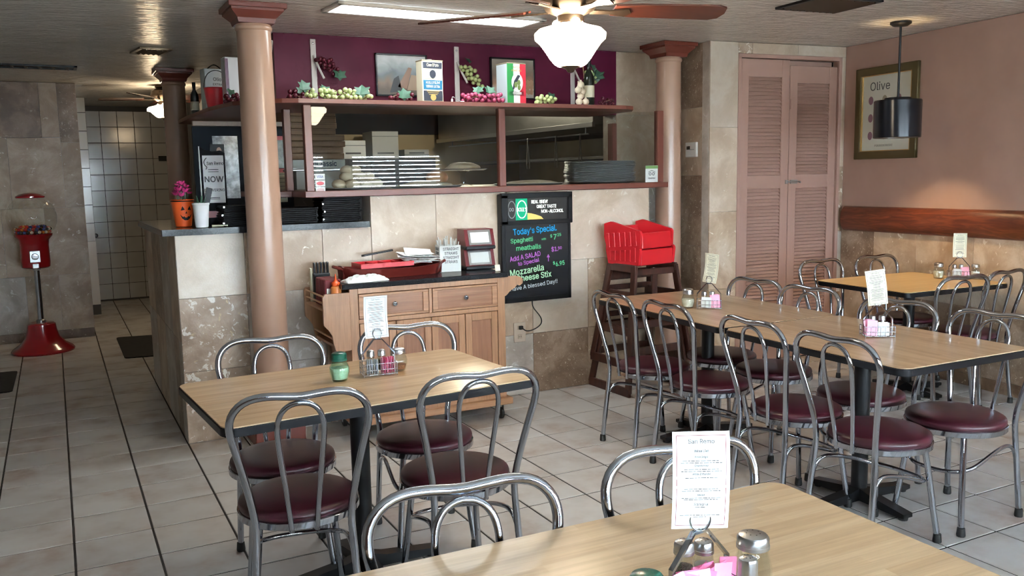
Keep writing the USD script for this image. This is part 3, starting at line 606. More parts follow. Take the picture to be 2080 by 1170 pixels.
# ------------------------------------------------------------------ condiments
def caddy(label, loc, rz, ring_rz=0):
    t = thing('condiment_caddy', label, 'caddy', loc, rz)
    W, D, w = .066, .040, .0016
    ring = lambda z: tube([(-W, -D, z), (W, -D, z), (W, D, z), (-W, D, z)], w, 6, True)
    bars = [ring(.007), ring(.026), ring(.050)]
    for x in np.linspace(-W, W, 7):
        bars += [rod((x, -D, .006), (x, -D, .05), .0011, 5), rod((x, D, .006), (x, D, .05), .0011, 5), rod((x, -D, .007), (x, D, .007), .0011, 5)]
    for y in (-D/2, 0, D/2): bars += [rod((-W, y, .006), (-W, y, .05), .0011, 5), rod((W, y, .006), (W, y, .05), .0011, 5)]
    for sx in (-1, 1):
        for sy in (-1, 1): bars.append(rod((sx*W, sy*D, 0), (sx*W, sy*D, .05), w, 6))
    part(t, 'wire_basket', cat(bars), chrome, smooth=True)
    pth = [(-W, .008), (-W, .085), (-.016, .143), (.016, .143), (W, .085), (W, .008)]
    st = [Polygon([a, b, (b[0]*.965, b[1]-.003), (a[0]*.965, a[1]-.003)]).buffer(.0007) for a, b in zip(pth[:-1], pth[1:])]
    part(t, 'handle', tr(prism(shapely.union_all(st), .011), STAND, (0, .0055, 0)), chrome, smooth=20)
    cir = lambda yy: tube([(.018*math.cos(a), yy, .163+.020*math.sin(a)) for a in np.linspace(0, 2*PI, 24, endpoint=False)], .0013, 6, True)
    part(t, 'card_ring', tr(cat(cir(-.0025), cir(.0045)), rot([0, 0, 1], ring_rz)), chrome, smooth=True)
    return t
def menu_card(label, loc, rz, h=.165, w=.095, curl=.012, m=paper, rich=False, lean=0, roll=0):
    """a bent card standing in a caddy's ring, printed on its front (-y)"""
    t = thing('menu_card', label, 'menu card', loc, rz)
    n = 12; zz = np.linspace(0, h, n); off = curl*np.sin(zz/h*PI*.9) + lean*zz
    v, f = [], []
    for k in range(n):
        for x in (-w/2, w/2):
            v += [(x, off[k]-.0003, zz[k]), (x, off[k]+.0003, zz[k])]
    for k in range(n-1):
        a, b = 4*k, 4*k+4
        for q, q2 in ((0, 2), (2, 3), (3, 1), (1, 0)): f += [(a+q, a+q2, b+q2), (a+q, b+q2, b+q)]
    f += [(0, 1, 3), (0, 3, 2), (4*n-4, 4*n-2, 4*n-1), (4*n-4, 4*n-1, 4*n-3)]
    part(t, 'card', tr(trimesh.Trimesh(np.array(v), f, process=False), rot([0, 1, 0], roll)), m, smooth=60)
    RL_ = rot([0, 1, 0], roll)
    def bend(mm):
        mm = mm.copy(); p = mm.vertices.copy(); mm.vertices = np.stack([p[:, 0], np.interp(p[:, 1], zz, off) - .0004 - p[:, 2]*.3, p[:, 1]], 1); mm.apply_transform(RL_); return mm
    def bar(x0, x1, z, th): 
        mm = trimesh.creation.box((x1-x0, th, .0005)); mm.apply_translation(((x0+x1)/2, z, 0)); return mm
    e = .007
    fr = []
    for k in range(8):
        za, zb = e+(h-2*e)*k/8, e+(h-2*e)*(k+1)/8
        for x in (-w/2+e, w/2-e): fr.append(bend(tr(trimesh.creation.box((.0009, zb-za, .0005)), (x, (za+zb)/2, 0))))
    fr += [bend(bar(-w/2+e, w/2-e, e, .0009)), bend(bar(-w/2+e, w/2-e, h-e, .0009))]
    part(t, 'printed_border', cat(fr), print_red if rich else print_ink, smooth=False)
    ln = []
    if rich:
        for s, z, th, b in (('San Remo', .885, .0072, False), ('Wine List', .80, .0042, True), ('Pinot Grigio', .745, .0031, True), ('Chardonnay', .66, .0031, True), ('White Zinfandel', .575, .0031, True), ('Merlot', .36, .0030, True), ('Sangria', .255, .0052, False)):
            ln.append(bend(tr(text(s, th, b, .0005, 'c'), (0, z*h, 0))))
        for z, a in ((.715, .33), (.695, .36), (.63, .30), (.61, .35), (.545, .28), (.43, .30), (.41, .34), (.335, .34), (.318, .30), (.235, .10), (.15, .36), (.13, .12)):
            x = -a*w
            while x < a*w-.002:
                l_ = random.uniform(.003, .009); ln.append(bend(bar(x, min(x+l_, a*w), z*h, .0009))); x += l_+.0016
    else:
        ln.append(bend(tr(text('San Remo', .0055, False, .0005, 'c'), (0, .9*h, 0))))
        z = .85
        while z > .12:
            a = random.choice((.18, .30, .34, .26))
            ln.append(bend(bar(-a*w, a*w, z*h, .0012))); z -= random.choice((.026, .026, .045))
    part(t, 'printed_text', cat(ln), print_grey, smooth=False, kind='stuff')
    return t
def shaker(name, label, cat_, loc, r, h, lid_mat, fill, fill_mat, body_mat, belly=1.12, lid_h=.022, rz=0, group=None):
    """glass shaker: ribbed body, contents, perforated screw lid"""
    t = thing(name, label, cat_, loc, rz, group)
    hb = h - lid_h
    prof = [(0, 0), (r*.86, 0), (r*.95, .004), (r*belly, hb*.38), (r*belly, hb*.62), (r*.90, hb*.90), (r*.84, hb), (r*.78, hb), (r*.84, hb*.88), (r*belly-.003, hb*.6), (r*belly-.003, hb*.4), (r*.86, .008), (0, .006)]
    part(t, 'glass_body', lathe(prof, 20), body_mat, smooth=40)
    fz = hb*fill; rr = lambda z: np.interp(z, [.007, hb*.4, hb*.6, hb*.88], [r*.84, r*belly-.0045, r*belly-.0045, r*.82])
    zs = np.linspace(.0075, fz, 6)
    part(t, 'contents', lathe([(0, .0075)] + [(rr(z), z) for z in zs] + [(rr(fz)*.5, fz+.002), (0, fz+.003)], 20), fill_mat, smooth=40)
    R = r*.92
    lid = lathe([(0, h), (R*.55, h-.0008), (R*.88, h-.004), (R*1.0, h-.009), (R*1.0, hb+.004), (R*1.04, hb+.003), (R*1.04, hb-.003), (R*.92, hb-.003), (R*.92, hb), (0, hb+.001)][::-1], 24)
    l_ = part(t, 'lid', lid, lid_mat, smooth=35)
    part(l_, 'lid_holes', cat([lathe([(0, h-.0002), (.0016, h-.0004), (.0016, h-.002), (0, h-.002)][::-1], 8, (R*.42*math.cos(a), R*.42*math.sin(a), -.0002)) for a in np.arange(7)*2*PI/7]), black_plastic, smooth=False)
    return t
def cheese_jar(label, loc, lid, body): return shaker('cheese_shaker', label, 'shaker', loc, .032, .112, lid, .62, cheese, body, 1.2, .030)
pk_proto = {}
def packet(loc, rz, mtl, key, group, label, lean=0, tilt=0, h=.062, w=.036):
    name = 'sugar_packet'
    v = trimesh.creation.box((w, .0022, h)); v = v.subdivide(); 
    p = v.vertices; k = 1-np.abs(p[:, 2])/(h/2)*.75; v.vertices = np.stack([p[:, 0], p[:, 1]*k*1.3, p[:, 2]], 1)
    v = tr(v, (0, 0, h/2), rot([1, 0, 0], lean), rot([0, 1, 0], tilt))
    return solo(name, v, mtl, label, 'packet', group, loc=loc, rz=rz, smooth=30)
def caddy_set(where, x, y, rz, card_label, card_rz=0, pinks=7, blues=6, rich=False, pink_side=1, card_m=paper, card_h=.165, card_w=.095, curl=.012, lean=0, swap=1, face=False, roll=0):
    z = ZT; c, s = math.cos(math.radians(rz)), math.sin(math.radians(rz))
    at = lambda a, b, zz=0: (x + c*a - s*b, y + s*a + c*b, z + zz)
    caddy(f'chrome wire condiment caddy on the {where}', at(0, 0), rz, card_rz)
    menu_card(card_label, at(0, .001, .146), rz+card_rz, card_h, card_w, curl, card_m, rich, lean, roll)
    shaker('salt_shaker', f'salt shaker with steel lid in the caddy on the {where}', 'shaker', at(-.026*pink_side, (.018 if rich else .019)*swap, .0085), .0195 if rich else .0165, .106 if rich else .088, steel, .7, salt, glass_clear, 1.08)
    shaker('pepper_shaker', f'pepper shaker with steel lid in the caddy on the {where}', 'shaker', at(.018*pink_side, (.021 if rich else .019)*swap, .0085), .0195 if rich else .0165, .114 if rich else .088, steel, .7, pepper, glass_clear, 1.08)
    if not blues:
        for q in range(pinks):
            packet(at(-.048+.096*q/(pinks-1), -.024+.004*(q % 3), .0092), rz+random.uniform(-30, 30), pink_paper if q % 3 else pale_pink, 'pink', f'pink packets in the caddy on the {where}', f'pink sweetener packet in the caddy on the {where}, {ORD[q]} from the left', -8+3*(q % 4), random.uniform(-22, 18), .074, .044)
        return at
    if face:
        for q in range(pinks): packet(at(pink_side*(.036+.004*(q % 2)), -.033+.008*q, .0092), rz+random.uniform(-8, 8), pink_paper if q % 3 == 1 else pale_pink, 'pink', f'pink packets in the caddy on the {where}', f'pink packet, {ORD[q]} from the front, in the caddy on the {where}', -6, random.uniform(-9, 9), .070, .046)
        for q in range(blues): packet(at(-pink_side*(.016+.004*(q % 2)), -.033+.006*q, .0092), rz+random.uniform(-8, 8), foam if q % 2 else paper, 'white', f'white packets in the caddy on the {where}', f'white packet, {ORD[q]} from the front, in the caddy on the {where}', -6, random.uniform(-7, 7), .058, .050)
        return at
    for q in range(pinks):
        packet(at(pink_side*(.010+.0072*q), -.022*swap+random.uniform(-.003, .003), .0092), rz+90+random.uniform(-7, 7), pink_paper if q % 3 else pale_pink, 'pink', f'pink packets in the caddy on the {where}', f'pink sweetener packet, {ORD[q]} outward in the caddy, {where}', 0, random.uniform(-6, 6))
    for q in range(blues):
        packet(at(-pink_side*(.008+.0085*q), -.022*swap+random.uniform(-.003, .003), .0092), rz+90+random.uniform(-9, 9), blue_paper if q % 2 else paper, 'white', f'white packets in the caddy on the {where}', f'white sugar packet, {ORD[q]} outward in the caddy, {where}', 0, random.uniform(-8, 8), .058)
    return at
at = caddy_set('table by the cart', 1.435, -.515, -6, 'white menu card in the caddy on the table by the cart', 4)
cheese_jar('green lidded cheese shaker in green glass on the table by the cart', (1.272, -.535, ZT), green_plastic, glass_green)
shaker('chili_shaker', 'glass jar of chili flakes beside the caddy on the table by the cart', 'shaker', (1.530, -.485, ZT), .030, .092, steel, .33, flakes, glass_clear, 1.2, .020)
at = caddy_set('nearest table', 1.315, -2.605, 3, 'white San Remo wine list card in the caddy on the nearest table', -30, 9, 0, True, card_h=.178, card_w=.100, curl=-.012, pink_side=-1)
cheese_jar('green lidded cheese shaker on the nearest table', (1.175, -2.64, ZT), green_plastic, glass_green)
shaker('chili_shaker', 'wide steel lidded glass jar beside the caddy on the nearest table', 'shaker', (1.414, -2.632, ZT), .031, .128, steel, .3, flakes, glass_clear, 1.12, .024)
shaker('salt_shaker', 'small steel domed shaker in front of the wide jar on the nearest table', 'shaker', (1.363, -2.675, ZT), .0185, .112, steel, .5, salt, glass_clear, 1.1, .036)
at = caddy_set('table beside the high chairs', 3.585, .065, -38, 'cream menu card on the table beside the high chairs', -30, 5, 2, card_m=cream_paper, card_w=.085, curl=.015, face=True, roll=5)
cheese_jar('steel lidded cheese shaker on the table beside the high chairs', (3.505, .150, ZT), steel, glass_clear)
at = caddy_set('nearer joined table', 3.665, -1.015, -30, 'cream curved menu card on the nearer joined table', -10, 6, 4, card_m=cream_paper, pink_side=-1, card_w=.085, curl=-.02, lean=-.12, face=True, roll=-9)
at = caddy_set('yellow lit table', 5.855, .145, -40, 'cream menu card on the yellow lit table by the wainscot', -6, 4, 3, card_m=cream_paper, card_w=.085, face=True)
cheese_jar('steel lidded cheese shaker on the yellow lit table', (5.75, .225, ZT), steel, glass_clear)
shaker('chili_shaker', 'tall glass jar beside the caddy on the yellow lit table', 'shaker', (5.90, .055, ZT), .028, .105, steel, .6, salt, glass_clear, 1.1, .02)

# ------------------------------------------------------------------ service cart
X0, X1, YA, YZ = 1.805, 2.80, 1.06, 1.50
ct = thing('service_cart', 'bamboo kitchen cart with two drawers, four doors and black granite top', 'cart')
part(ct, 'granite_top', b2(X0-.045, X1+.02, YA-.015, YZ+.02, .905, .935, .004), granite, label='black granite top')
part(ct, 'carcass', cat(b2(X0, X0+.02, YA+.02, YZ, .14, .905), b2(X1-.02, X1, YA+.02, YZ, .14, .905), b2(X0, X1, YZ-.012, YZ, .14, .905), b2(X0, X1, YA+.02, YZ, .88, .904), b2(X0, X1, YA+.02, YZ, .14, .17)), bamboo_v, smooth=False)
part(ct, 'face_frame', cat(b2(X0, X0+.05, YA, YA+.02, .14, .905, .002), b2(X1-.05, X1, YA, YA+.02, .14, .905, .002), b2(X0+.05, X1-.05, YA, YA+.02, .873, .905, .002), b2(X0+.05, X1-.05, YA, YA+.02, .70, .725, .002), b2(X0+.05, X1-.05, YA, YA+.02, .14, .20, .002), b2(2.292, 2.312, YA, YA+.02, .725, .873, .002)), bamboo_v)
part(ct, 'base_board', b2(X0-.01, X1+.03, YA-.03, YZ, .10, .142, .004), bamboo_h)
for a, b in ((X0+.053, 2.289), (2.315, X1-.053)):
    d = part(ct, 'drawer', cat(b2(a, b, YA-.002, YA+.018, .728, .742, .002), b2(a, b, YA-.002, YA+.018, .856, .870, .002), b2(a, a+.035, YA-.002, YA+.018, .742, .856, .002), b2(b-.035, b, YA-.002, YA+.018, .742, .856, .002), ), bamboo_h)
    part(d, 'drawer_panel', b2(a+.034, b-.034, YA+.006, YA+.016, .741, .857), bamboo_dark_h, smooth=False, label='darker recessed drawer panel')
    part(d, 'knob', tr(lathe([(0, .028), (.010, .027), (.0145, .021), (.0145, .015), (.006, .009), (.006, 0)][::-1], 16), rot([1, 0, 0], 90), ((a+b)/2, YA+.006, .80)), chrome)
ds = np.linspace(X0+.053, X1-.053, 5)
for k in range(4):
    a, b = ds[k]+.002, ds[k+1]-.002
    d = part(ct, 'door', cat(b2(a, a+.042, YA-.002, YA+.018, .204, .697, .002), b2(b-.042, b, YA-.002, YA+.018, .204, .697, .002), b2(a+.042, b-.042, YA-.002, YA+.018, .204, .255, .002), b2(a+.042, b-.042, YA-.002, YA+.018, .650, .697, .002)), bamboo_v)
    part(d, 'door_panel', b2(a+.040, b-.040, YA+.006, YA+.016, .25, .655), bamboo_dark, smooth=False, label='darker recessed door panel')
    if k in (1, 3) or k == 0: part(d, 'knob', tr(lathe([(0, .024), (.009, .023), (.012, .018), (.012, .013), (.005, .008), (.005, 0)][::-1], 14), rot([1, 0, 0], 90), (a+.02 if k != 0 else b-.02, YA-.002, .43)), chrome)
og = [(0, .885), (0, .552), (-.070, .548), (-.092, .560), (-.102, .60), (-.108, .645), (-.128, .68), (-.152, .705), (-.155, .72), (-.155, .868), (-.142, .885)]
for yy in (YA, YZ-.03):
    part(ct, 'rack_side', tr(prism(Polygon([(X0+x, z) for x, z in og]), .018), STAND, (0, yy+.018, 0)), bamboo_v, smooth=30)
part(ct, 'rack_floor', b2(X0-.145, X0-.002, YA+.018, YZ-.03, .783, .798), bamboo_h, smooth=False)
part(ct, 'rack_floor', b2(X0-.092, X0-.002, YA+.018, YZ-.03, .57, .585), bamboo_h, smooth=False)
for z in (.83, .868): part(ct, 'rack_rail', rod((X0-.142, YA+.01, z), (X0-.142, YZ-.02, z), .006, 8), bamboo_h)
part(ct, 'rack_rail', rod((X0-.10, YA+.01, .625), (X0-.10, YZ-.02, .625), .006, 8), bamboo_h)
tb = [(0, .905), (.09, .905), (.118, .898), (.135, .88), (.132, .855), (.112, .842), (.095, .85), (.075, .83), (.045, .815), (.02, .79), (0, .78)]
for yy in (YA+.01, YZ-.04): part(ct, 'towel_bracket', tr(prism(Polygon([(X1+x, z) for x, z in tb]), .02), STAND, (0, yy+.02, 0)), bamboo_v, smooth=30)
part(ct, 'towel_bar', rod((X1+.112, YA+.02, .87), (X1+.112, YZ-.03, .87), .012, 12), bamboo_h)
for x in (X0+.05, X1-.03):
    for y in (YA+.03, YZ-.06):
        w_ = part(ct, 'caster', tr(lathe([(0, -.012), (.03, -.012), (.036, -.008), (.036, .008), (.03, .012), (0, .012)], 20), rot([0, 1, 0], 90), (x, y, .036)), black_rubber)
        part(w_, 'caster_fork', cat(b2(x-.018, x-.014, y-.012, y+.012, .03, .095), b2(x+.014, x+.018, y-.012, y+.012, .03, .095), b2(x-.02, x+.02, y-.02, y+.02, .092, .10)), steel)
ZG = .936
# items in the side rack and on the cart
for q in range(7):
    m = bx((0, 0, .080), (.095, .016, .16), .005); m = tr(m, rot([1, 0, 0], 8))
    t = thing('menu_book', 'burgundy folder in the side rack of the cart, ' + ORD[q] + ' from the front', 'folder', (X0-.072, 1.165+.030*q, .80), 0, 'burgundy folders in the cart rack')
    part(t, 'cover', m, burgundy_plastic); part(t, 'page', tr(bx((-.02, -.0095, .06), (.03, .0012, .10)), rot([1, 0, 0], 8)), paper)
t = thing('squeeze_bottle', 'orange squeeze bottle at the front of the cart rack', 'bottle', (X0-.060, 1.118, .80))
part(t, 'body', lathe([(0, 0), (.028, 0), (.031, .006), (.031, .105), (.028, .118), (.020, .124), (0, .124)], 24), amber_sauce, smooth=40)
part(t, 'cap', lathe([(0, .124), (.022, .124), (.024, .128), (.024, .142), (.012, .150), (.007, .160), (.003, .192), (0, .192)], 20), orange_plastic, smooth=40)
kn = thing('knife_holder', 'black slotted holder of black handled knives at the back of the cart rack', 'knife holder', (X0-.06, 1.43, .80))
part(kn, 'block', bx((0, 0, .085), (.10, .06, .17), .004), black_plastic)
for q in range(5): part(kn, 'knife_handle', tr(bx((0, 0, .035), (.014, .022, .075), .005), (-.04+.02*q, -.008, .165)), black_gloss)
part(kn, 'back_card', bx((-.055, .02, .10), (.012, .03, .20), .001), cream_paper)
cl = np.array([(u, v_) for u in np.linspace(-1, 1, 44) for v_ in np.linspace(-1, 1, 26)])
hz = .030*np.maximum(0, 1-np.abs(cl[:, 0])**2.5*.8)*np.maximum(.12, 1-cl[:, 1]**2*.9)
nz_ = meshkit.fbm(np.c_[cl[:, 0]*2.6, cl[:, 1]*2.2, np.zeros(len(cl))], 4, 3); nf = np.abs(np.sin(cl[:, 0]*9 + 3*nz_ + cl[:, 1]*2))
top = hz*(.4+1.2*nz_) + .012*nf*np.maximum(0, 1-cl[:, 1]**2)
g = lambda i, j: i*26+j
ff = [q for i in range(43) for j in range(25) for q in ((g(i, j), g(i+1, j), g(i+1, j+1)), (g(i, j), g(i+1, j+1), g(i, j+1)))]
ed = np.c_[cl[:, 0]*(.125+.015*nz_), cl[:, 1]*(.055+.03*nz_)*(1-.25*np.abs(cl[:, 0])), top+.001]
bot = ed.copy(); bot[:, 2] = .0003; N_ = len(ed)
rim = [g(i, 0) for i in range(44)] + [g(43, j) for j in range(1, 26)] + [g(i, 25) for i in range(42, -1, -1)] + [g(0, j) for j in range(24, 0, -1)]
fb = [(c_+N_, b_+N_, a_+N_) for a_, b_, c_ in ff] + [q for k in range(len(rim)) for q in ((rim[k]+N_, rim[(k+1) % len(rim)]+N_, rim[(k+1) % len(rim)]), (rim[k]+N_, rim[(k+1) % len(rim)], rim[k]))]
solo('folded_cloth', trimesh.Trimesh(np.vstack([ed, bot]), ff+fb, process=False), cloth_white, 'crumpled white cloth at the front left of the cart top', 'cloth', loc=(1.925, 1.13, ZG), rz=8, smooth=60)
# boat shaped wooden tray with red inserts and napkins
ty = thing('wooden_tray', 'boat shaped dark red wooden tray on the cart top', 'tray', (2.150, 1.315, ZG), 2)
n = 30; u = np.linspace(-1, 1, n); zt_ = .055+.022*np.abs(u)**3; hw = .125*np.sqrt(np.maximum(.10, 1-u**4*.86)); xx = u*.335
def hull_strip(sgn):
    v, f = [], []
    for k in range(n):
        v += [(xx[k], sgn*hw[k], zt_[k]), (xx[k], sgn*(hw[k]-.012), zt_[k]), (xx[k]*.9, sgn*(hw[k]*.78), .0), (xx[k]*.9, sgn*(hw[k]*.78-.012), .006)]
    for k in range(n-1):
        a, b = 4*k, 4*k+4
        for q, q2 in ((0, 1), (1, 3), (3, 2), (2, 0)): f += [(a+q, a+q2, b+q2), (a+q, b+q2, b+q)] if sgn > 0 else [(a+q, b+q2, a+q2), (a+q, b+q, b+q2)]
    return trimesh.Trimesh(np.array(v), f, process=False)
part(ty, 'side', hull_strip(-1), tray_wood); part(ty, 'side', hull_strip(1), tray_wood)
part(ty, 'bottom', tr(prism(Polygon([(x*.9, y*.78) for x, y in zip(xx, hw)] + [(x*.9, -y*.78) for x, y in zip(xx[::-1], hw[::-1])]), .008), (0, 0, .001)), tray_wood)
for s in (-1, 1):
    part(ty, 'end_board', tr(prism(Polygon([(-.04, 0), (.04, 0), (.052, .062), (.03, .078), (-.03, .078), (-.052, .062)]), .012), STAND, rot([0, 0, 1], 90), (s*.315-.006, 0, .002)), tray_wood)
    part(ty, 'grip', tube(spline([(s*.31, -.05, .062), (s*.35, -.03, .074), (s*.362, 0, .078), (s*.35, .03, .074), (s*.31, .05, .062)], 16), .009, 8), tray_wood)
bn = thing('red_organizer', 'shallow red plastic organizer with compartments lying in the wooden tray', 'organizer', (2.10, 1.315, ZG+.062), 2)
part(bn, 'body', cat(b2(-.17, .17, -.085, .085, 0, .004), b2(-.17, .17, -.085, -.081, .004, .028), b2(-.17, .17, .081, .085, .004, .028), b2(-.17, -.166, -.081, .081, .004, .028), b2(.166, .17, -.081, .081, .004, .028)), red_plastic)
for x in (-.085, 0, .085): part(bn, 'divider', b2(x-.0015, x+.0015, -.081, .081, .004, .026), red_plastic, smooth=False)
for q in range(9):
    m = tr(bx((0, 0, 0), (.17, .16, .0025)), rot([0, 1, 0], random.uniform(-7, 7)), rot([1, 0, 0], random.uniform(-2, 12)), rot([0, 0, 1], random.uniform(-20, 20)))
    solo('paper_napkin', m, foam, 'white paper napkin heaped in the wooden tray, ' + up(q, 9).replace('stack', 'heap'), 'napkin', 'napkins heaped in the wooden tray', loc=(2.335+random.uniform(-.05, .05), 1.325+random.uniform(-.02, .02), ZG+.082+.0065*q), smooth=False)
solo('serving_tongs', tr(prism(rpoly(.20, .035, .016), .010), rot([0, 1, 0], -8), rot([0, 0, 1], -8)), black_plastic, 'dark flat utensil lying across the back of the wooden tray', 'utensil', loc=(2.11, 1.44, ZG+.128))
# straws
sb = thing('straw_box', 'white box of wrapped straws printed STRAIGHT STRAWS', 'box', (2.545, 1.345, ZG), -8)
part(sb, 'box', cat(b2(-.068, .068, -.058, -.056, 0, .165), b2(-.068, .068, .056, .058, 0, .165), b2(-.068, -.066, -.056, .056, 0, .165), b2(.066, .068, -.056, .056, 0, .165), b2(-.066, .066, -.056, .056, 0, .002)), paper, smooth=False)
for k, s in enumerate(('STRAIGHT', 'STRAWS', 'STRAIGHT', 'STRAWS')):
    part(sb, 'lettering', tr(text(s, .017, True, .0006, 'c', .86), STAND, (.004, -.0582, .135-.027*k)), print_ink, smooth=False)
    part(sb, 'lettering', tr(text(s, .017, True, .0006, 'c', .72), STAND, rot([0, 0, 1], -90), (-.0682, 0, .135-.027*k)), print_ink, smooth=False)
for q in range(26):
    a, b = random.uniform(-.058, .058), random.uniform(-.046, .046)
    solo('wrapped_straw', rod((a*.8, b*.8, .01), (a*1.25, b*1.1, .205+random.uniform(-.02, .02)), .0032, 6), paper, 'white wrapped straw standing in the straw box', 'straw', 'wrapped straws in the straw box', loc=(2.545, 1.345, ZG), rz=-8, smooth=60)
def napkin_dispenser(label, z, rz):
    t = thing('napkin_dispenser', label, 'napkin dispenser', (2.755, 1.36, z), rz)
    sec = Polygon([(-.075, 0), (.085, 0), (.085, .118), (-.030, .118), (-.062, .022)])
    part(t, 'housing', tr(prism(Polygon([(-.072, .024), (.085, .024), (.085, .128), (-.036, .128)]), .20), rot([1, 0, 0], 90), rot([0, 0, 1], 90), (-.10, 0, 0)), burgundy_plastic, smooth=20)
    part(t, 'base', bx((0, .004, .012), (.205, .165, .024), .006), black_plastic)
    nrm = math.degrees(math.atan2(.036, .104))
    F0 = [rot([1, 0, 0], -nrm), (0, -.0545, .076)]
    part(t, 'face_plate', tr(cat(bx((0, -.001, .042), (.155, .004, .016), .001), bx((0, -.001, -.042), (.155, .004, .014), .001), bx((-.0705, -.001, 0), (.014, .004, .10), .001), bx((.0705, -.001, 0), (.014, .004, .10), .001)), *F0), steel)
    part(t, 'napkins', tr(bx((0, -.002, -.001), (.126, .004, .070), .001), *F0), paper)
    return t
napkin_dispenser('burgundy napkin dispenser standing on the cart top', ZG, -6)
napkin_dispenser('burgundy napkin dispenser stacked on top of the other one', ZG+.1285, -4)
solo('paper_card', tr(bx((0, 0, .02), (.035, .002, .04)), rot([1, 0, 0], -12)), cream_paper, 'tiny cream card at the right end of the cart top', 'card', loc=(2.79, 1.13, ZG+.001), smooth=False)

# ------------------------------------------------------------------ menu board, outlet, thermostat
mb = thing('menu_board', 'black wall board with a lit beer sign and coloured handwriting', 'menu board', (3.275, YB-.002, 0))
W2 = .272
part(mb, 'housing', cat(bx((0, -.030, 1.035), (2*W2, .056, .74), .006)), black_plastic)
part(mb, 'sign_housing', cat(b2(-W2-.006, W2+.006, -.085, -.055, 1.375, 1.412, .004), b2(-W2-.006, W2+.006, -.085, -.055, 1.196, 1.226, .004), b2(-W2-.006, -W2+.045, -.085, -.055, 1.2, 1.4, .004), b2(W2-.03, W2+.006, -.085, -.055, 1.2, 1.4, .004)), black_plastic)
part(mb, 'sign_face', b2(-W2+.045, W2-.03, -.072, -.060, 1.226, 1.375), sign_dark, smooth=False)
part(mb, 'board_frame', cat(b2(-W2, -W2+.03, -.066, -.056, .665, 1.2, .003), b2(W2-.022, W2, -.066, -.056, .665, 1.2, .003), b2(-W2, W2, -.066, -.056, .665, .70, .003)), black_plastic)
part(mb, 'writing_face', b2(-W2+.03, W2-.022, -.062, -.056, .70, 1.196), black_gloss, smooth=False)
def put(s, x, z, h, m, sq=1., turn=0, yy=-.0645, bold=False, al='l', name='handwriting'):
    part(mb, name, tr(text(s, h, bold, .0008, al, sq), rot([0, 0, 1], turn), STAND, (x, yy, z)), m, smooth=False)
chalk = {k: glow('chalk_' + k, c, 1.) for k, c in dict(blue=(.02, .30, .62), green=(.10, .46, .22), purple=(.36, .12, .44), pale=(.30, .52, .34), white=(.38, .44, .46)).items()}
put("Today's Special.", -.185, 1.128, .040, chalk['blue'], .80, 3, bold=True)
put('Spaghetti', -.205, 1.073, .030, chalk['green'], .95, 3, bold=True); put('with', .035, 1.083, .014, chalk['green'], 1, 3, bold=True)
put('$', .105, 1.098, .020, chalk['green'], 1, 3, bold=True); put('7', .128, 1.083, .036, chalk['green'], 1, 3, bold=True); put('25', .160, 1.104, .020, chalk['green'], 1, 3, bold=True)
put('meatballs', -.165, 1.021, .032, chalk['green'], .98, 2, bold=True)
put('$1.', .112, 1.000, .030, chalk['purple'], .9, 3, bold=True); put('50', .165, 1.012, .019, chalk['purple'], 1, 3, bold=True)
put('Add A SALAD', -.212, .948, .032, chalk['purple'], .86, 7, bold=True); put('to Special', -.150, .917, .026, chalk['purple'], 1, 7, bold=True)
part(mb, 'drawn_arrow', tr(cat(prism([(-.003, -.022), (.003, -.022), (.003, .008), (-.003, .008)], .0008), prism([(-.013, .006), (.013, .006), (0, .030)], .0008)), STAND, (.088, -.0645, .955)), chalk['purple'], smooth=False)
put('Mozzarella', -.215, .848, .042, chalk['pale'], .90, 6, bold=True); put('$', .125, .908, .020, chalk['green'], 1, 6, bold=True); put('6.95', .145, .895, .030, chalk['green'], .85, 6, bold=True)
put('Cheese Stix', -.165, .808, .040, chalk['pale'], .90, 4, bold=True)
put('Have A blessed Day!!', -.215, .746, .028, chalk['white'], .98, 5)
def oval(cx, cz, rx, rz_, m, yy, n=26, hole=None, th=.001):
    o = Polygon([(cx+rx*math.cos(a), cz+rz_*math.sin(a)) for a in np.linspace(0, 2*PI, n, endpoint=False)])
    if hole: o = o.difference(Polygon([(cx+(rx-hole)*math.cos(a), cz+(rz_-hole)*math.sin(a)) for a in np.linspace(0, 2*PI, n, endpoint=False)]))
    part(mb, 'printed_emblem', tr(prism(o, th), STAND, (0, yy, 0)), m, smooth=False)
part(mb, 'printed_emblem', b2(-.165, -.075, -.0732, -.0722, 1.228, 1.373), sign_green, smooth=False)
oval(-.118, 1.300, .040, .062, sign_glow, -.0734, hole=.007); oval(-.195, 1.300, .032, .060, mat('emblem_grey', (.25, .27, .27), .5), -.0734, hole=.006)
put("DOUL'S", -.118, 1.287, .025, sign_glow, .62, 0, -.0738, True, 'c', 'lettering'); put('DO', -.197, 1.290, .022, mat('emblem_letter', (.4, .42, .42), .5), .8, 0, -.0738, True, 'c', 'lettering')
part(mb, 'printed_emblem', tr(prism(Polygon([(-.075, 1.229), (.05, 1.229), (.03, 1.248), (-.01, 1.262), (-.05, 1.272), (-.075, 1.275)]), .001), STAND, (0, -.0732, 0)), sign_warm, smooth=False)
for s, x, z in (('REAL BREW', -.045, 1.338), ('GREAT TASTE', -.005, 1.305), ('NON-ALCOHOL', .03, 1.272)): put(s, x, z, .0215, sign_glow, .78, 0, -.0732, True, 'l', 'lettering')
ol = thing('wall_outlet', 'beige wall outlet with a black plug under the menu board', 'outlet', (3.16, YB-.001, .445))
part(ol, 'cover_plate', bx((0, -.004, 0), (.092, .007, .138), .002), mat('outlet_beige', (.52, .42, .33), .4))
for z in (-.030, .034): part(ol, 'socket', cat(bx((0, -.0085, z), (.034, .003, .030), .001)), mat('socket_beige' if z < 0 else 'socket_beige_upper', (.46, .36, .27), .4))
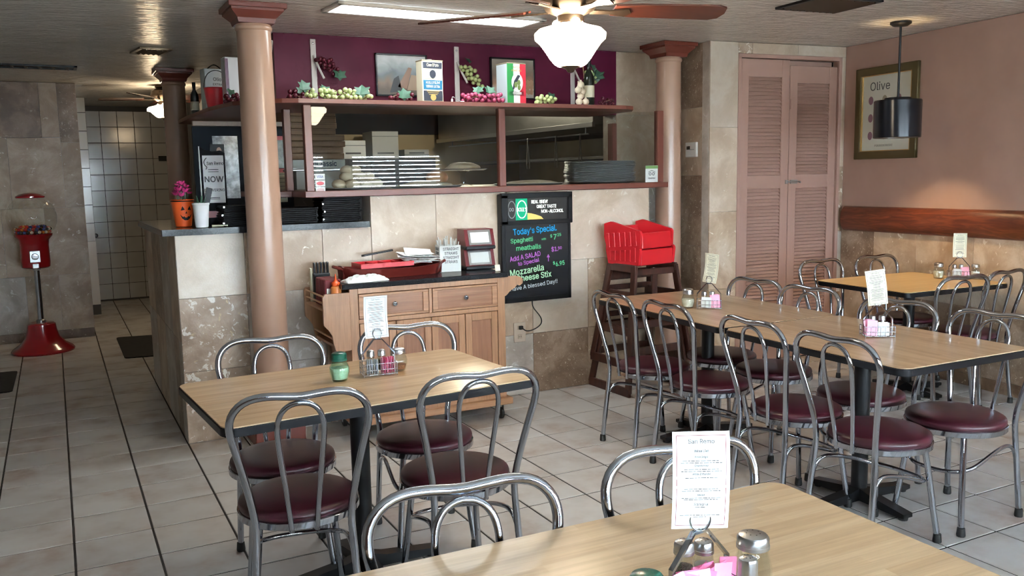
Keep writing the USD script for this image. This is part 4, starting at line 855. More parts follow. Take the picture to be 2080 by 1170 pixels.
part(ol, 'slots', cat([bx((x, -.0102, -.030), (.003, .001, .009)) for x in (-.007, .007)]), black_plastic, smooth=False)
solo('power_cord', cat(tube(spline([(3.235, 1.50, .672), (3.25, 1.515, .62), (3.31, 1.53, .55), (3.325, 1.535, .50), (3.27, 1.53, .462), (3.20, 1.53, .455), (3.172, 1.535, .477)], 40), .004, 8), bx((3.163, 1.537, .479), (.03, .02, .026), .004)), black_rubber, 'black power cord from the menu board to the outlet', 'cord')
MT = frame((*(ca+side*.34), 0), side, (-side[1], side[0]))
th = thing('thermostat', 'white thermostat with a dark display on the brown stone next to the column', 'thermostat')
thx = trimesh.util.concatenate
part(th, 'housing', tr(bx((-.12, .012, 1.70), (.145, .022, .115), .004), MT), white_plastic)
part(th, 'display', tr(bx((-.09, .0235, 1.715), (.045, .002, .026)), MT), black_gloss, smooth=False)
part(th, 'cover_seam', tr(bx((-.14, .0235, 1.70), (.06, .001, .003)), MT), print_grey, smooth=False)

# ------------------------------------------------------------------ stacked high chairs and boosters
def high_chair(label, z, dx, dy, rz):
    h = thing('high_chair', label, 'high chair', (4.005+dx, 1.315+dy, z), rz)
    H = .70
    def bar(a, b, w, d, n):      # square bar from a to b, w across x and d across y
        a, b = np.array(a), np.array(b); L = np.linalg.norm(b-a); t = (b-a)/L
        m = bx((0, 0, 0), (w, d, L), .004)
        x_ = np.array([1., 0, 0]) - t*t[0]; x_ /= np.linalg.norm(x_); y_ = np.cross(t, x_)
        M = np.eye(4); M[:3, 0], M[:3, 1], M[:3, 2], M[:3, 3] = x_, y_, t, (a+b)/2
        return tr(m, M)
    for s in (-1, 1):
        bot, top = s*.262, s*.176
        fb, ft, bb, bt = -.215, -.155, .225, .125
        part(h, 'side_frame', cat(bar((bot, fb, .025), (top, ft, H), .024, .055, 0), bar((bot, bb, .025), (top, bt, H), .024, .055, 0), bar((bot, fb-.02, .03), (bot, bb+.02, .03), .024, .06, 0), bar((top, ft-.02, H-.015), (top, bt+.02, H-.015), .024, .055, 0), bar((s*.213, -.17, .44), (s*.213, .15, .44), .022, .06, 0)), dark_wood)
    part(h, 'seat_board', bx((0, 0, .46), (.40, .28, .02), .004), dark_wood)
    part(h, 'back_rest', cat(bx((0, .125, .62), (.38, .018, .07), .004), bx((0, .13, .53), (.39, .018, .04), .004)), dark_wood)
    part(h, 'crossbar', bx((0, -.175, .30), (.44, .02, .055), .004), dark_wood)
    part(h, 'crossbar', bx((0, -.152, .66), (.36, .02, .045), .004), dark_wood)
    part(h, 'crossbar', bx((0, .19, .26), (.45, .02, .05), .004), dark_wood)
    part(h, 'crotch_post', bx((0, -.150, .56), (.045, .02, .19), .004), dark_wood)
    return h
high_chair('lower dark wooden high chair of the stack by the column, feet on the floor', 0, 0, 0, 2)
high_chair('upper dark wooden high chair of the stack, holding the red boosters', .19, .006, -.012, 2)
def booster(label, loc, rz, tilt):
    b_ = thing('booster_seat', label, 'booster seat', loc, rz)
    T = [rot([1, 0, 0], tilt)]
    sidep = Polygon([(-.15, .0), (.15, .0), (.175, .10), (.165, .195), (.10, .205), (-.155, .125), (-.165, .11)])
    for s in (-1, 1):
        part(b_, 'side_wall', tr(prism(sidep.buffer(-.01).buffer(.01), .022), rot([1, 0, 0], 90), rot([0, 0, 1], 90), (s*.165-.011, 0, 0), *T), red_plastic, smooth=30)
        for k in range(6): part(b_, 'rib', tr(bx((s*.178, -.115+.05*k, .075), (.006, .024, .10), .0025), *T), red_plastic, smooth=False)
    part(b_, 'front_panel', tr(bx((0, -.150, .055), (.31, .018, .11), .006), *T), red_plastic)
    part(b_, 'back_panel', tr(bx((0, .148, .085), (.31, .018, .17), .006), *T), red_plastic)
    part(b_, 'seat_board', tr(bx((0, 0, .045), (.31, .29, .014), .003), *T), red_plastic)
booster('lower red ribbed booster seat on the high chairs', (4.01, 1.30, .897), 9, 0)
booster('upper red ribbed booster seat, tilted on the other one', (4.00, 1.295, 1.000), 13, -5)

# ------------------------------------------------------------------ gumball machine and mats
gm = thing('gumball_machine', 'red gumball machine with a clear globe on a pole stand', 'gumball machine', (.165, 5.32, 0))
part(gm, 'base', lathe([(0, 0), (.262, 0), (.265, .015), (.25, .035), (.19, .075), (.145, .13), (.125, .20), (.118, .255), (.10, .268), (0, .268)], 36), red_enamel, smooth=40)
part(gm, 'pole', lathe([(.024, .26), (.024, .78)], 20), chrome, smooth=60)
part(gm, 'pole_collar', lathe([(.026, .26), (.04, .262), (.04, .29), (.026, .30)], 20), steel, smooth=40); part(gm, 'pole_collar', lathe([(.026, .75), (.034, .755), (.034, .78), (.026, .782)], 20), steel, smooth=40)
part(gm, 'body', lathe([(0, .775), (.105, .775), (.118, .785), (.122, .83), (.118, .98), (.125, 1.03), (.155, 1.065), (.158, 1.085), (0, 1.085)], 36), red_enamel, smooth=40)
part(gm, 'globe', lathe([(.145, 1.082), (.185, 1.125), (.207, 1.19), (.209, 1.25), (.19, 1.325), (.145, 1.39), (.10, 1.42)], 40), globe_glass, smooth=True, label='clear globe')
part(gm, 'lid', lathe([(.108, 1.408), (.120, 1.412), (.120, 1.425), (.09, 1.442), (.04, 1.455), (0, 1.457)], 32), red_enamel, smooth=40)
part(gm, 'coin_plate', cat(bx((-.0, -.124, .885), (.085, .012, .105), .003)), steel, smooth=False)
part(gm, 'coin_dial', cat(tr(lathe([(0, .016), (.025, .014), (.030, 0)], 20), rot([1, 0, 0], 90), (0, -.130, .885)), bx((0, -.150, .885), (.045, .014, .012), .003)), steel)
part(gm, 'chute_flap', bx((0, -.126, .80), (.05, .01, .04), .003), steel)
gcols = [mat('gumball_' + n_, c, .25) for n_, c in (('red', (.5, .02, .02)), ('white', (.75, .7, .62)), ('blue', (.05, .08, .3)), ('orange', (.65, .2, .03)), ('black', (.02, .02, .02)))]
k = 0
for layer, (R_, z) in enumerate(((.135, 1.102), (.145, 1.13), (.10, 1.15))):
    for rr_ in np.arange(R_, .02, -.031):
        m_ = max(1, int(2*PI*rr_/.031))
        for q in range(m_):
            a = 2*PI*q/m_+layer*.4
            part(gm, 'gumball', sphere((rr_*math.cos(a), rr_*math.sin(a), z), .0145, 1), gcols[(k*7+k//3) % 5], smooth=True); k += 1
for lab, pts in (('black rubber floor mat beside the order counter', [(.80, 4.50), (1.35, 4.42), (1.36, 5.55), (.80, 5.66)]), ('black rubber floor mat at the left edge of the photo', [(-.85, 3.62), (-.03, 3.62), (-.02, 4.42), (-.85, 4.46)])):
    solo('floor_mat', tr(prism(Polygon(pts).buffer(-.04).buffer(.04), .009), (0, 0, .0005)) if pts[0][0] > 0 else tr(prism(Polygon(pts).buffer(-.04).buffer(.04), .009), (0, 0, .0005)), mat_rubber, lab, 'mat')

# ------------------------------------------------------------------ poster, pictures
ps = thing('poster', 'framed Olive poster in a dark gold frame behind the pendant lamp', 'poster')
u0, u1, z0, z1 = .145, .765, 1.60, 2.30
olive_gold = mat('dark_gold', (.085, .062, .022), .3, .3)
part(ps, 'frame', tr(cat(b2(u0, u0+.06, .002, .03, z0, z1, .004), b2(u1-.06, u1, .002, .03, z0, z1, .004), b2(u0, u1, .002, .03, z0, z0+.06, .004), b2(u0, u1, .002, .03, z1-.06, z1, .004)), MR), olive_gold)
part(ps, 'inner_lip', tr(cat(b2(u0+.058, u0+.068, .002, .024, z0+.058, z1-.058), b2(u1-.068, u1-.058, .002, .024, z0+.058, z1-.058), b2(u0+.058, u1-.058, .002, .024, z0+.058, z0+.066), b2(u0+.058, u1-.058, .002, .024, z1-.066, z1-.058)), MR), mat('gilt', (.55, .36, .14), .3, .6), smooth=False)
part(ps, 'print', tr(b2(u0+.06, u1-.06, .002, .010, z0+.06, z1-.06), MR), mat('poster_paper', (.62, .66, .60), .25), smooth=False)
MRT = frame((*cb, 0), ru, rn)
def onr(m, u_, z_, d=.0105):     # drawing whose x runs towards us along the right wall
    return tr(m, STAND, np.diag([1., -1., 1., 1.]) if False else np.eye(4), (0, 0, 0), _ROT_R, (*(cb+ru*u_+rn*d), z_))
_ROT_R = np.eye(4); _ROT_R[:3, 0] = [ru[0], ru[1], 0]; _ROT_R[:3, 1] = [-rn[0], -rn[1], 0]
part(ps, 'lettering', onr(text('Olive', .062, False, .0008, 'l', 1.0), u0+.135, 2.125), mat('poster_ink', (.06, .07, .07), .5), smooth=False)
part(ps, 'lettering', onr(text('PIKARDOWSKI', .016, False, .0008, 'l', 1.15), u0+.20, 1.695), mat('poster_ink_small', (.15, .14, .13), .5), smooth=False)
for r_ in range(3):
    for c_ in range(3):
        part(ps, 'printed_olive', onr(prism(Polygon([(.024*math.cos(a), .032*math.sin(a)) for a in np.linspace(0, 2*PI, 18, endpoint=False)]), .0006), u0+.15+.14*c_, 2.05-.135*r_), mat(f'olive_print_{r_}{c_}', [(.22, .12, .16), (.28, .27, .20), (.20, .10, .13)][c_], .5), smooth=False)
def picture(label, x0, x1, z0, z1, ramp, extra):
    t = thing('picture', label, 'picture')
    y1_ = YP-.004; y0_ = y1_-.022
    part(t, 'frame', cat(b2(x0, x0+.012, y0_, y1_, z0, z1, .002), b2(x1-.012, x1, y0_, y1_, z0, z1, .002), b2(x0, x1, y0_, y1_, z0, z0+.012, .002), b2(x0, x1, y0_, y1_, z1-.012, z1, .002)), black_gloss)
    nm = f'picture_print_{x0:.1f}'.replace('.', '_')
    n_ = {'tc': ('texture_coordinate', {}), 'sx': ('separate_xyz', {}), 'mr': ('map_range', {'from_min': z0, 'from_max': z1}), 'nz': ('noise_texture', {'scale': 9., 'detail': 5, 'distortion': .5}), 'ad': ('math', {'math_type': 'multiply_add', 'value2': .55}), 'sb': ('math', {'math_type': 'subtract', 'value2': .28}), 'rp': ('rgb_ramp', {'ramp': ramp}), 'p': ('principled_bsdf', {'roughness': .2})}
    l_ = [('tc.object', 'sx.vector'), ('sx.z', 'mr.value'), ('tc.object', 'nz.vector'), ('nz.fac', 'ad.value1'), ('mr.result', 'ad.value3'), ('ad.value', 'sb.value1'), ('sb.value', 'rp.fac'), ('rp.color', 'p.base_color')]
    part(t, 'print', b2(x0+.01, x1-.01, y0_+.008, y1_-.004, z0+.01, z1-.01), usdkit.material(stage, LK+nm, n_, l_, surface='p.BSDF'), smooth=False)
    for poly, m_ in extra: part(t, 'printed_shape', tr(prism(Polygon(poly).buffer(.004), .001), STAND, (0, y0_+.0085, 0)), m_, smooth=False)
picture('framed landscape print behind the tall olive oil tin', 2.413, 2.80, 2.10, 2.395, [(0, (.10, .08, .06)), (.3, (.24, .17, .12)), (.5, (.18, .21, .21)), (.75, (.40, .47, .47)), (1, (.75, .80, .80))], [([(2.58, 2.17), (2.66, 2.30), (2.68, 2.295), (2.64, 2.16)], mat('painted_loaf', (.34, .20, .13), .4)), ([(2.65, 2.15), (2.68, 2.25), (2.76, 2.24), (2.77, 2.15)], mat('painted_bread', (.40, .28, .18), .4)), ([(2.52, 2.13), (2.55, 2.22), (2.58, 2.24), (2.60, 2.14)], mat('painted_jug', (.04, .04, .04), .4))])
picture('framed still life print behind the green white and red tin', 3.307, 3.685, 2.10, 2.405, [(0, (.42, .46, .46)), (.15, (.62, .52, .42)), (.35, (.40, .22, .13)), (.6, (.22, .16, .12)), (1, (.30, .27, .22))], [([(3.58+.03*(i % 3), 2.15+.035*(i//3)+.01*math.cos(i)), (3.60+.03*(i % 3), 2.14+.035*(i//3)), (3.61+.03*(i % 3), 2.165+.035*(i//3)), (3.59+.03*(i % 3), 2.175+.035*(i//3))], mat(f'painted_nut_{i}', (.46-.03*(i % 3), .28-.02*(i % 3), .15), .4)) for i in range(9)])

# ------------------------------------------------------------------ things on the long shelf
ZS = 2.0015
def tin(label, x0, x1, y0, y1, h, bodym, faces, rz=0, words=()):
    cx, cy = (x0+x1)/2, (y0+y1)/2
    t = thing('oil_tin', label, 'oil tin', (cx, cy, ZS), rz); w2, d2 = (x1-x0)/2, (y1-y0)/2
    part(t, 'can', bx((0, 0, h/2), (2*w2, 2*d2, h), .004), bodym)
    part(t, 'rim', cat(bx((0, 0, h-.004), (2*w2+.004, 2*d2+.004, .008), .002), bx((0, 0, .004), (2*w2+.004, 2*d2+.004, .008), .002)), mat('tin_rim_' + str(int(x0*100)), (.62, .55, .38), .3, .7))
    part(t, 'spout', lathe([(0, h), (.018, h), (.018, h+.008), (0, h+.008)], 14), steel)
    for a, b, c_, d_, m_ in faces: part(t, 'label_panel', b2(a*w2, b*w2, -d2-.0012, -d2+.0005, c_*h, d_*h), m_, smooth=False)
    for s, x, z, hh, m_, sq in words: part(t, 'lettering', tr(text(s, hh, True, .0006, 'c', sq), STAND, (x*w2, -d2-.0013, z*h)), m_, smooth=False)
    return t
tblue, tcream, tgold, tdark = mat('tin_blue', (.02, .14, .26), .3), mat('tin_cream', (.66, .62, .46), .3), mat('tin_gold', (.50, .36, .12), .3, .4), mat('tin_dark', (.03, .035, .05), .3)
tt = tin('tall blue and cream olive oil tin in front of the landscape picture', 2.462, 2.608, 1.49, 1.58, .262, tcream, [(-.9, .9, .80, .94, tdark), (-.9, .9, .30, .52, tblue), (-.9, .9, .03, .27, tdark), (-.78, .78, .56, .77, mat('tin_scene', (.60, .66, .52), .4))], 4, [("Cuor D'oro", 0, .845, .019, tcream, .62), ("HUILE D'OLIVE", 0, .435, .0150, paper, .66), ('VIERGE EXTRA', 0, .345, .0150, paper, .66)])
part(tt, 'label_emblem', tr(prism(Polygon([(.022*math.cos(a), .026*math.sin(a)) for a in np.linspace(0, 2*PI, 20)[:-1]]), .001), STAND, (0, -.0465, .174)), tdark, smooth=False)
part(tt, 'label_emblem', tr(prism(Polygon([(.02*math.cos(a), .02*math.sin(a)) for a in np.linspace(0, 2*PI, 20)[:-1]]), .001), STAND, (0, -.0468, .030)), tgold, smooth=False)
for k in range(3): part(tt, 'lettering', b2(-.045+.008*k, .045-.008*k, -.0472, -.046, .060-.010*k+.006, .064-.010*k+.006), tgold, smooth=False)
tg, tw, tr_ = mat('tin_green', (.03, .22, .06), .3), mat('tin_white', (.72, .74, .72), .3), mat('tin_red', (.52, .03, .05), .3)
ti = tin('green white and red olive oil tin in front of the still life picture', 3.055, 3.205, 1.49, 1.62, .268, mat('tin_side', (.42, .48, .50), .3), [(-1, -.33, .02, .98, tg), (-.33, .36, .02, .98, tw), (.36, 1, .02, .98, tr_), (-.75, .75, .205, .315, tdark)], 7, [("d'olive", .05, .235, .020, paper, .80), ('ANTICO', 0, .87, .011, mat('tin_script', (.35, .30, .12), .4), .9), ('FRANTOIO', 0, .79, .012, tgold, .9)])
part(ti, 'label_emblem', tr(prism(Polygon([(.046*math.cos(a), .062*math.sin(a)) for a in np.linspace(0, 2*PI, 26)[:-1]]), .001), STAND, (.005, -.0665, .140)), tw, smooth=False)
for dx, dz, rx, rz2 in ((-.012, .125, .013, .019), (.012, .140, .013, .018), (.014, .108, .012, .017)):
    part(ti, 'label_emblem', tr(prism(Polygon([(rx*math.cos(a), rz2*math.sin(a)) for a in np.linspace(0, 2*PI, 16)[:-1]]), .001), STAND, (.005+dx, -.0672, dz)), mat('tin_olive' + str(int(dz*1000)), (.14, .20, .06), .4), smooth=False)
part(ti, 'label_emblem', tr(prism(Polygon([(-.035, -.045), (-.022, -.045), (.0, .0), (.03, .045), (.01, .05), (-.02, .01)]), .001), STAND, (.0, -.0670, .140)), tdark, smooth=False)
def leaf(parent, x, y, z, s, yaw, pitch):
    pts = [(0, -.9), (.35, -.55), (.95, -.5), (.70, -.05), (1.0, .45), (.45, .40), (.0, 1.0), (-.45, .40), (-1.0, .45), (-.70, -.05), (-.95, -.5), (-.35, -.55)]
    m = prism(Polygon(pts).buffer(.06).simplify(.03), .04); m.apply_scale(s)
    p = m.vertices; m.vertices = np.c_[p[:, 0], p[:, 1], p[:, 2] + .25*np.abs(p[:, 0]) - .15*p[:, 1]**2/s]
    part(parent, 'leaf', tr(m, rot([1, 0, 0], pitch), rot([0, 0, 1], yaw), (x, y, z)), leaf_green, smooth=40)
def bunch(label, x, y, z, L, n, m_, r=.014, leaves=(), droop=None, group=None, rz=0, spread=.035):
    """a bunch of artificial grapes: every grape a part, on a twig"""
    t = thing('grape_bunch', label, 'grapes', (x, y, z), rz)
    done = []
    for k in range(n*12):
        if len(done) >= n: break
        if droop is None: p = np.array([random.uniform(-L/2, L/2), random.uniform(-spread, spread), r + random.random()**1.6*.045*(1-abs(random.uniform(-1, 1))**2)])
        else:
            s_ = random.random(); w_ = spread*(1-.65*s_); p = np.array([s_*droop[0]+random.uniform(-w_, w_), random.uniform(-w_, w_)*.7, -s_*droop[1]+random.uniform(-.5, .5)*r])
        if droop is None: p[2] = max(p[2], r*.98)
        if all(np.linalg.norm(p-q) > r*1.75 for q in done): done.append(p)
    for p in done: part(t, 'grape', sphere(p, r*random.uniform(.92, 1.05), 1), m_, smooth=True)
    c_ = np.array(done)
    o = c_[np.argsort(c_[:, 0] if droop is None else -c_[:, 2])]
    part(t, 'twig', tube(spline(np.array([o[0], o[len(o)//3], o[2*len(o)//3], o[-1]]), 16), .003, 6), vine_twig, smooth=True)
    for a in leaves: leaf(t, *a)
    return t
bunch('green grape bunch at the left corner of the shelf', 1.80, 1.475, ZS, .16, 18, grape_green, .0155, [(-.09, 0, .075, .042, 20, 70)])
bunch('long green grape bunch under the leftmost strap', 1.975, 1.50, ZS, .30, 46, grape_green, .0155, [(.09, -.03, .055, .045, -15, 65), (-.13, .01, .06, .04, 30, 60)])
bunch('rose grape bunch behind the leafy sprig near the landscape picture', 2.33, 1.51, ZS, .16, 16, grape_red, .014, [(.0, -.05, .04, .042, 0, 80)])
bunch('rose pink grape bunch between the two pictures', 2.89, 1.50, ZS, .27, 46, grape_pink, .0155, [(.05, .0, .085, .040, 10, 60), (-.03, .0, .085, .036, -30, 55)])
bunch('small green grape bunch right of the red striped tin', 3.36, 1.50, ZS, .15, 20, grape_green, .0155, [(.06, .02, .06, .035, 20, 60)])
bunch('wilted purple grape sprig at the right end of the shelf', 3.87, 1.52, ZS, .11, 14, grape_red, .012)
bunch('hanging dark red grape bunch on the leftmost strap', 2.03, YP-.075, 2.33, 0, 30, grape_red, .0145, [(.10, -.02, -.10, .045, 10, 75)], (.09, .10), spread=.05)
bunch('hanging green grape bunch on the strap between the pictures', 3.09, YP-.075, 2.31, 0, 34, grape_green, .0165, [(.0, -.02, .05, .032, 40, 50)], (.10, .13), spread=.055)
bunch('hanging green grape bunch behind the wine bottle', 4.13, YP-.08, 2.32, 0, 14, grape_green, .0155, [(.07, -.02, -.03, .055, -20, 70), (.02, -.03, .03, .04, 30, 60)], (.06, .09), spread=.04)
def bottle(label, x, y, z, s=1.):
    t = thing('wine_bottle', label, 'wine bottle', (x, y, z))
    part(t, 'glass', lathe([(0, 0), (.035*s, 0), (.038*s, .006*s), (.038*s, .175*s), (.033*s, .205*s), (.016*s, .24*s), (.0135*s, .25*s), (.0135*s, .30*s), (.016*s, .302*s), (.016*s, .312*s), (0, .312*s)], 24), mat('bottle_glass' + str(int(x*100)), (.006, .010, .006), .08), smooth=40)
    part(t, 'paper_label', lathe([(.0384*s, .055*s), (.0388*s, .056*s), (.0388*s, .135*s), (.0384*s, .136*s)], 24), cream_paper, smooth=40)
    part(t, 'capsule', lathe([(.0142*s, .262*s), (.0145*s, .262*s), (.0168*s, .302*s), (.0168*s, .313*s), (0, .3135*s)], 18), black_plastic, smooth=40)
    return t
bottle('dark wine bottle with a cream label on the right part of the shelf', 3.715, 1.505, ZS+.0, 1.0)
bottle('dark wine bottle by the far column at the end of the shelf', 1.32, 3.08, ZS, .78)
gl = thing('garlic_braid', 'hanging braid of white garlic heads by the wine bottle', 'garlic', (3.625, 1.49, ZS))
for k, (dx, dz) in enumerate(((0, .028), (.045, .026), (.012, .066), (-.014, .104), (.026, .096), (.008, .140))): part(gl, 'garlic_head', lathe([(0, -.024), (.016, -.022), (.025, -.006), (.022, .010), (.010, .020), (.004, .032), (0, .032)], 12, (dx, -.012*(k % 2), dz)), garlic, smooth=True)
part(gl, 'stalk', tube(spline([(0, .012, .03), (.006, .014, .10), (.004, .014, .165)], 10), .006, 6), garlic, smooth=True)
wr = thing('corkscrew', 'small wire ornament on the shelf right of the tall tin', 'ornament', (2.685, 1.48, ZS))
part(wr, 'wire', tube(spline([(-.02, 0, .003), (-.018, 0, .035), (.01, 0, .02), (.045, 0, .006)], 16), .003, 6), steel, smooth=True)
part(wr, 'foot', cat(bx((.05, 0, .005), (.028, .014, .009), .003), bx((-.022, 0, .012), (.012, .012, .022), .003)), white_plastic)
bk = thing('red_bucket', 'red tin bucket hanging over the left return of the shelf', 'bucket', (1.345, 2.28, ZS))
part(bk, 'pail', lathe([(0, 0), (.058, 0), (.061, .004), (.078, .125), (.081, .127), (.078, .130), (.074, .125), (.056, .006), (0, .005)], 28), red_plastic, smooth=40)
part(bk, 'bail', tube(spline([(-.078, 0, .124), (-.056, -.01, .21), (0, -.02, .24), (.056, -.01, .21), (.078, 0, .124)], 24), .0025, 6), black_iron, smooth=True)
wb = thing('olive_oil_can', 'white oblong tin standing behind the red bucket', 'tin', (1.385, 2.56, ZS), 10)
part(wb, 'can', bx((0, 0, .14), (.17, .09, .28), .005), mat('can_white', (.55, .60, .62), .35)); part(wb, 'handle', tube(spline([(-.05, 0, .28), (0, 0, .31), (.05, 0, .28)], 12), .004, 6), black_iron)
part(wb, 'lettering', cat(tr(text('Olio', .022, True, .0006, 'c'), STAND, (0, -.0455, .20)), tr(text('EXTRA', .014, True, .0006, 'c'), STAND, (0, -.0455, .17))), print_ink, smooth=False)
tb_ = thing('tall_tin', 'tall white and purple tin half hidden by the front column', 'tin', (1.425, 2.09, ZS), 6)
part(tb_, 'can', bx((0, 0, .15), (.13, .09, .30), .004), mat('can_pale', (.62, .66, .72), .35)); part(tb_, 'label_panel', b2(-.065, -.045, -.0462, -.044, .01, .29), mat('can_purple', (.09, .03, .09), .4), smooth=False)
bunch('dark red grape bunch on the left return of the shelf', 1.40, 1.93, ZS, .12, 26, grape_red, .0145, [(-.03, 0, .07, .035, 40, 60)])
bunch('dark grape bunch near the far end of the shelf return', 1.42, 2.80, ZS, .15, 24, grape_red, .0145)
bunch('dark red grape bunch behind the front column on the shelf corner', 1.695, 1.60, ZS, .10, 18, grape_red, .0145, [(.03, -.01, .06, .035, 10, 70)])

# ------------------------------------------------------------------ things on the order counter
ZK = 1.2645
pk = thing('pumpkin_bucket', 'orange jack o lantern bucket of pink flowers on the counter corner', 'bucket', (1.03, 1.80, ZK))
part(pk, 'pail', lathe([(0, 0), (.040, 0), (.046, .006), (.066, .155), (.069, .158), (.066, .162), (.062, .157), (.042, .008), (0, .007)], 30), orange_plastic, smooth=40)
part(pk, 'rim_band', lathe([(.0665, .150), (.0675, .152), (.0675, .156), (.0665, .158)], 30), black_plastic, smooth=40)
def wrap(poly, z0, mm=black_plastic, nm='face_cutout'):
    m = prism(poly, .0015).subdivide().subdivide(); p = m.vertices
    z = p[:, 1]+z0; R_ = .046+(z-.006)*.02/.149+.0006+p[:, 2]; a = p[:, 0]/.058 + math.radians(-90+12)
    m.vertices = np.c_[R_*np.cos(a), R_*np.sin(a), z]; part(pk, nm, m, mm, smooth=False)
wrap(Polygon([(-.030, 0), (-.008, .004), (-.020, .026)]), .098); wrap(Polygon([(.030, 0), (.008, .004), (.020, .026)]), .098); wrap(Polygon([(-.006, 0), (.006, 0), (0, .013)]), .080)
wrap(Polygon([(-.036, .030), (-.020, .014), (-.012, .018), (-.006, .010), (.006, .010), (.012, .018), (.020, .014), (.036, .030), (.026, .006), (.010, -.006), (-.010, -.006), (-.026, .006)]), .046)
fl_m = mat('pink_petal', (.50, .03, .16), .5)
fw_ = thing('flower_spray', 'pink artificial flowers standing in the pumpkin bucket', 'flowers', (1.03, 1.80, ZK))
for k in range(16):
    a = k*2.4; r_ = .038*math.sqrt((k+.5)/16); z = .175+.085*(1-r_/.04)+.01*(k % 3)
    pet = [tr(prism(Polygon([(0, 0), (.009, .012), (.006, .026), (0, .031), (-.006, .026), (-.009, .012)]), .001), rot([1, 0, 0], 35), rot([0, 0, 1], q*72)) for q in range(5)]
    part(fw_, 'flower', tr(cat(pet), rot([1, 0, 0], 30*math.sin(a)), rot([0, 1, 0], 30*math.cos(a)), (r_*math.cos(a), r_*math.sin(a), z)), fl_m, smooth=False)
    part(fw_, 'stem', rod((r_*.4*math.cos(a), r_*.4*math.sin(a), .02), (r_*math.cos(a), r_*math.sin(a), z), .0016, 5), leaf_green, smooth=False)
cu = thing('foam_cup', 'white foam cup holding a small plant and a dark card, beside the pumpkin bucket', 'cup', (1.11, 1.63, ZK))
part(cu, 'cup', lathe([(0, 0), (.033, 0), (.036, .004), (.046, .130), (.049, .133), (.049, .142), (.046, .143), (.043, .138), (.033, .006), (0, .005)], 30), foam, smooth=40)
for k in range(7):
    a = k*.9; part(cu, 'plant_leaf', tr(prism(Polygon([(0, 0), (.006, .03), (.004, .075), (0, .095), (-.004, .075), (-.006, .03)]), .001), rot([1, 0, 0], 68), rot([0, 0, 1], math.degrees(a)), (.01*math.cos(a), .01*math.sin(a), .10)), leaf_green, smooth=False)
part(cu, 'dark_card', tr(bx((.0, .01, .16), (.035, .004, .15), .001), rot([0, 1, 0], 14)), black_plastic)
sign_black = mat('sign_black', (.006, .006, .007), .5, spec=.04)
nd = thing('delivery_sign', 'black framed NOW DELIVERING counter sign', 'sign', (1.228, 1.86, ZK), -6)
pan = Polygon([(-.072, .0), (.072, .0), (.072, .435), (.047, .452), (.0, .446), (-.045, .456), (-.072, .475)])
part(nd, 'panel', tr(prism(pan, .014), STAND, (0, .007, 0)), sign_black, smooth=30)
part(nd, 'sheet', b2(-.060, .062, -.0085, -.0068, .135, .422), foam, smooth=False)
part(nd, 'side_edge', b2(-.079, -.072, -.008, .008, 0, .478), white_plastic, smooth=False)
for s, z, h_, sq in (('San Remo', .365, .019, .80), ('NOW', .262, .033, 1.0), ('DELIVERING', .205, .0155, .92)): part(nd, 'lettering', tr(text(s, h_, True, .0006, 'c', sq), STAND, (.012 if s[0] == 'S' else 0, -.0087, z)), print_ink, smooth=False)
part(nd, 'emblem', tr(cat(tube(spline([(-.035, .408, 0), (-.051, .385, 0), (-.045, .362, 0), (-.036, .352, 0), (-.042, .338, 0)], 14), .003, 5)), STAND, (0, -.0080, 0)), print_ink)
for z in (.335, .322, .165, .157): part(nd, 'small_print', b2(-.03, .03, -.0092, -.0084, z, z+.003), print_grey, smooth=False)
part(nd, 'red_label', b2(-.05, .03, -.0085, -.0072, .045, .085), mat('dull_red', (.22, .015, .015), .4), smooth=False)
part(nd, 'year_lettering', tr(text('1973', .014, True, .0006, 'c'), STAND, (.03, -.0078, .022)), print_grey, smooth=False)
solo('note_pad', bx((0, 0, .005), (.09, .06, .009), .001), cream_paper, 'cream note pad lying on the counter in front of the sign', 'note pad', loc=(1.215, 1.66, ZK), rz=-8)
folder_black = mat('folder_black', (.005, .005, .006), .5, spec=.14)
def mstack(label, x0, x1, y0, y1, n_, group, th=.0115):
    for q in range(n_):
        dx, dy = random.uniform(-.008, .008), random.uniform(-.006, .006)
        t = thing('menu_folder', label + ', ' + up(q, n_), 'menu folder', ((x0+x1)/2+dx, (y0+y1)/2+dy, ZK+q*(th+.0004)), random.uniform(-3, 3), group)
        w2, d2 = (x1-x0)/2-.012, (y1-y0)/2-.008
        part(t, 'cover', cat(b2(-w2, w2, -d2, d2, 0, .0025, .001), b2(-w2, w2, -d2, d2, th-.0025, th, .001), tube([(w2, -d2, th/2), (w2, d2, th/2)], th/2, 8)), folder_black, smooth=40)
        part(t, 'pages', b2(-w2+.006, w2-.003, -d2+.005, d2-.005, .003, th-.003), folder_black, smooth=False)
        if q % 4 == 1: part(t, 'corner', b2(-w2-.0005, -w2+.009, -d2-.0008, -d2+.006, .001, th-.001), steel, smooth=False)
mstack('black menu folder in the stack left of the front column', 1.22, 1.42, 1.62, 1.90, 10, 'black menu folders left of the column')
mstack('black menu folder in the low stack right of the front column', 1.53, 1.80, 1.61, 1.88, 8, 'black menu folders in the low stack')
mstack('black menu folder in the tall stack under the glass case', 1.815, 2.085, 1.61, 1.86, 13, 'black menu folders under the glass case')

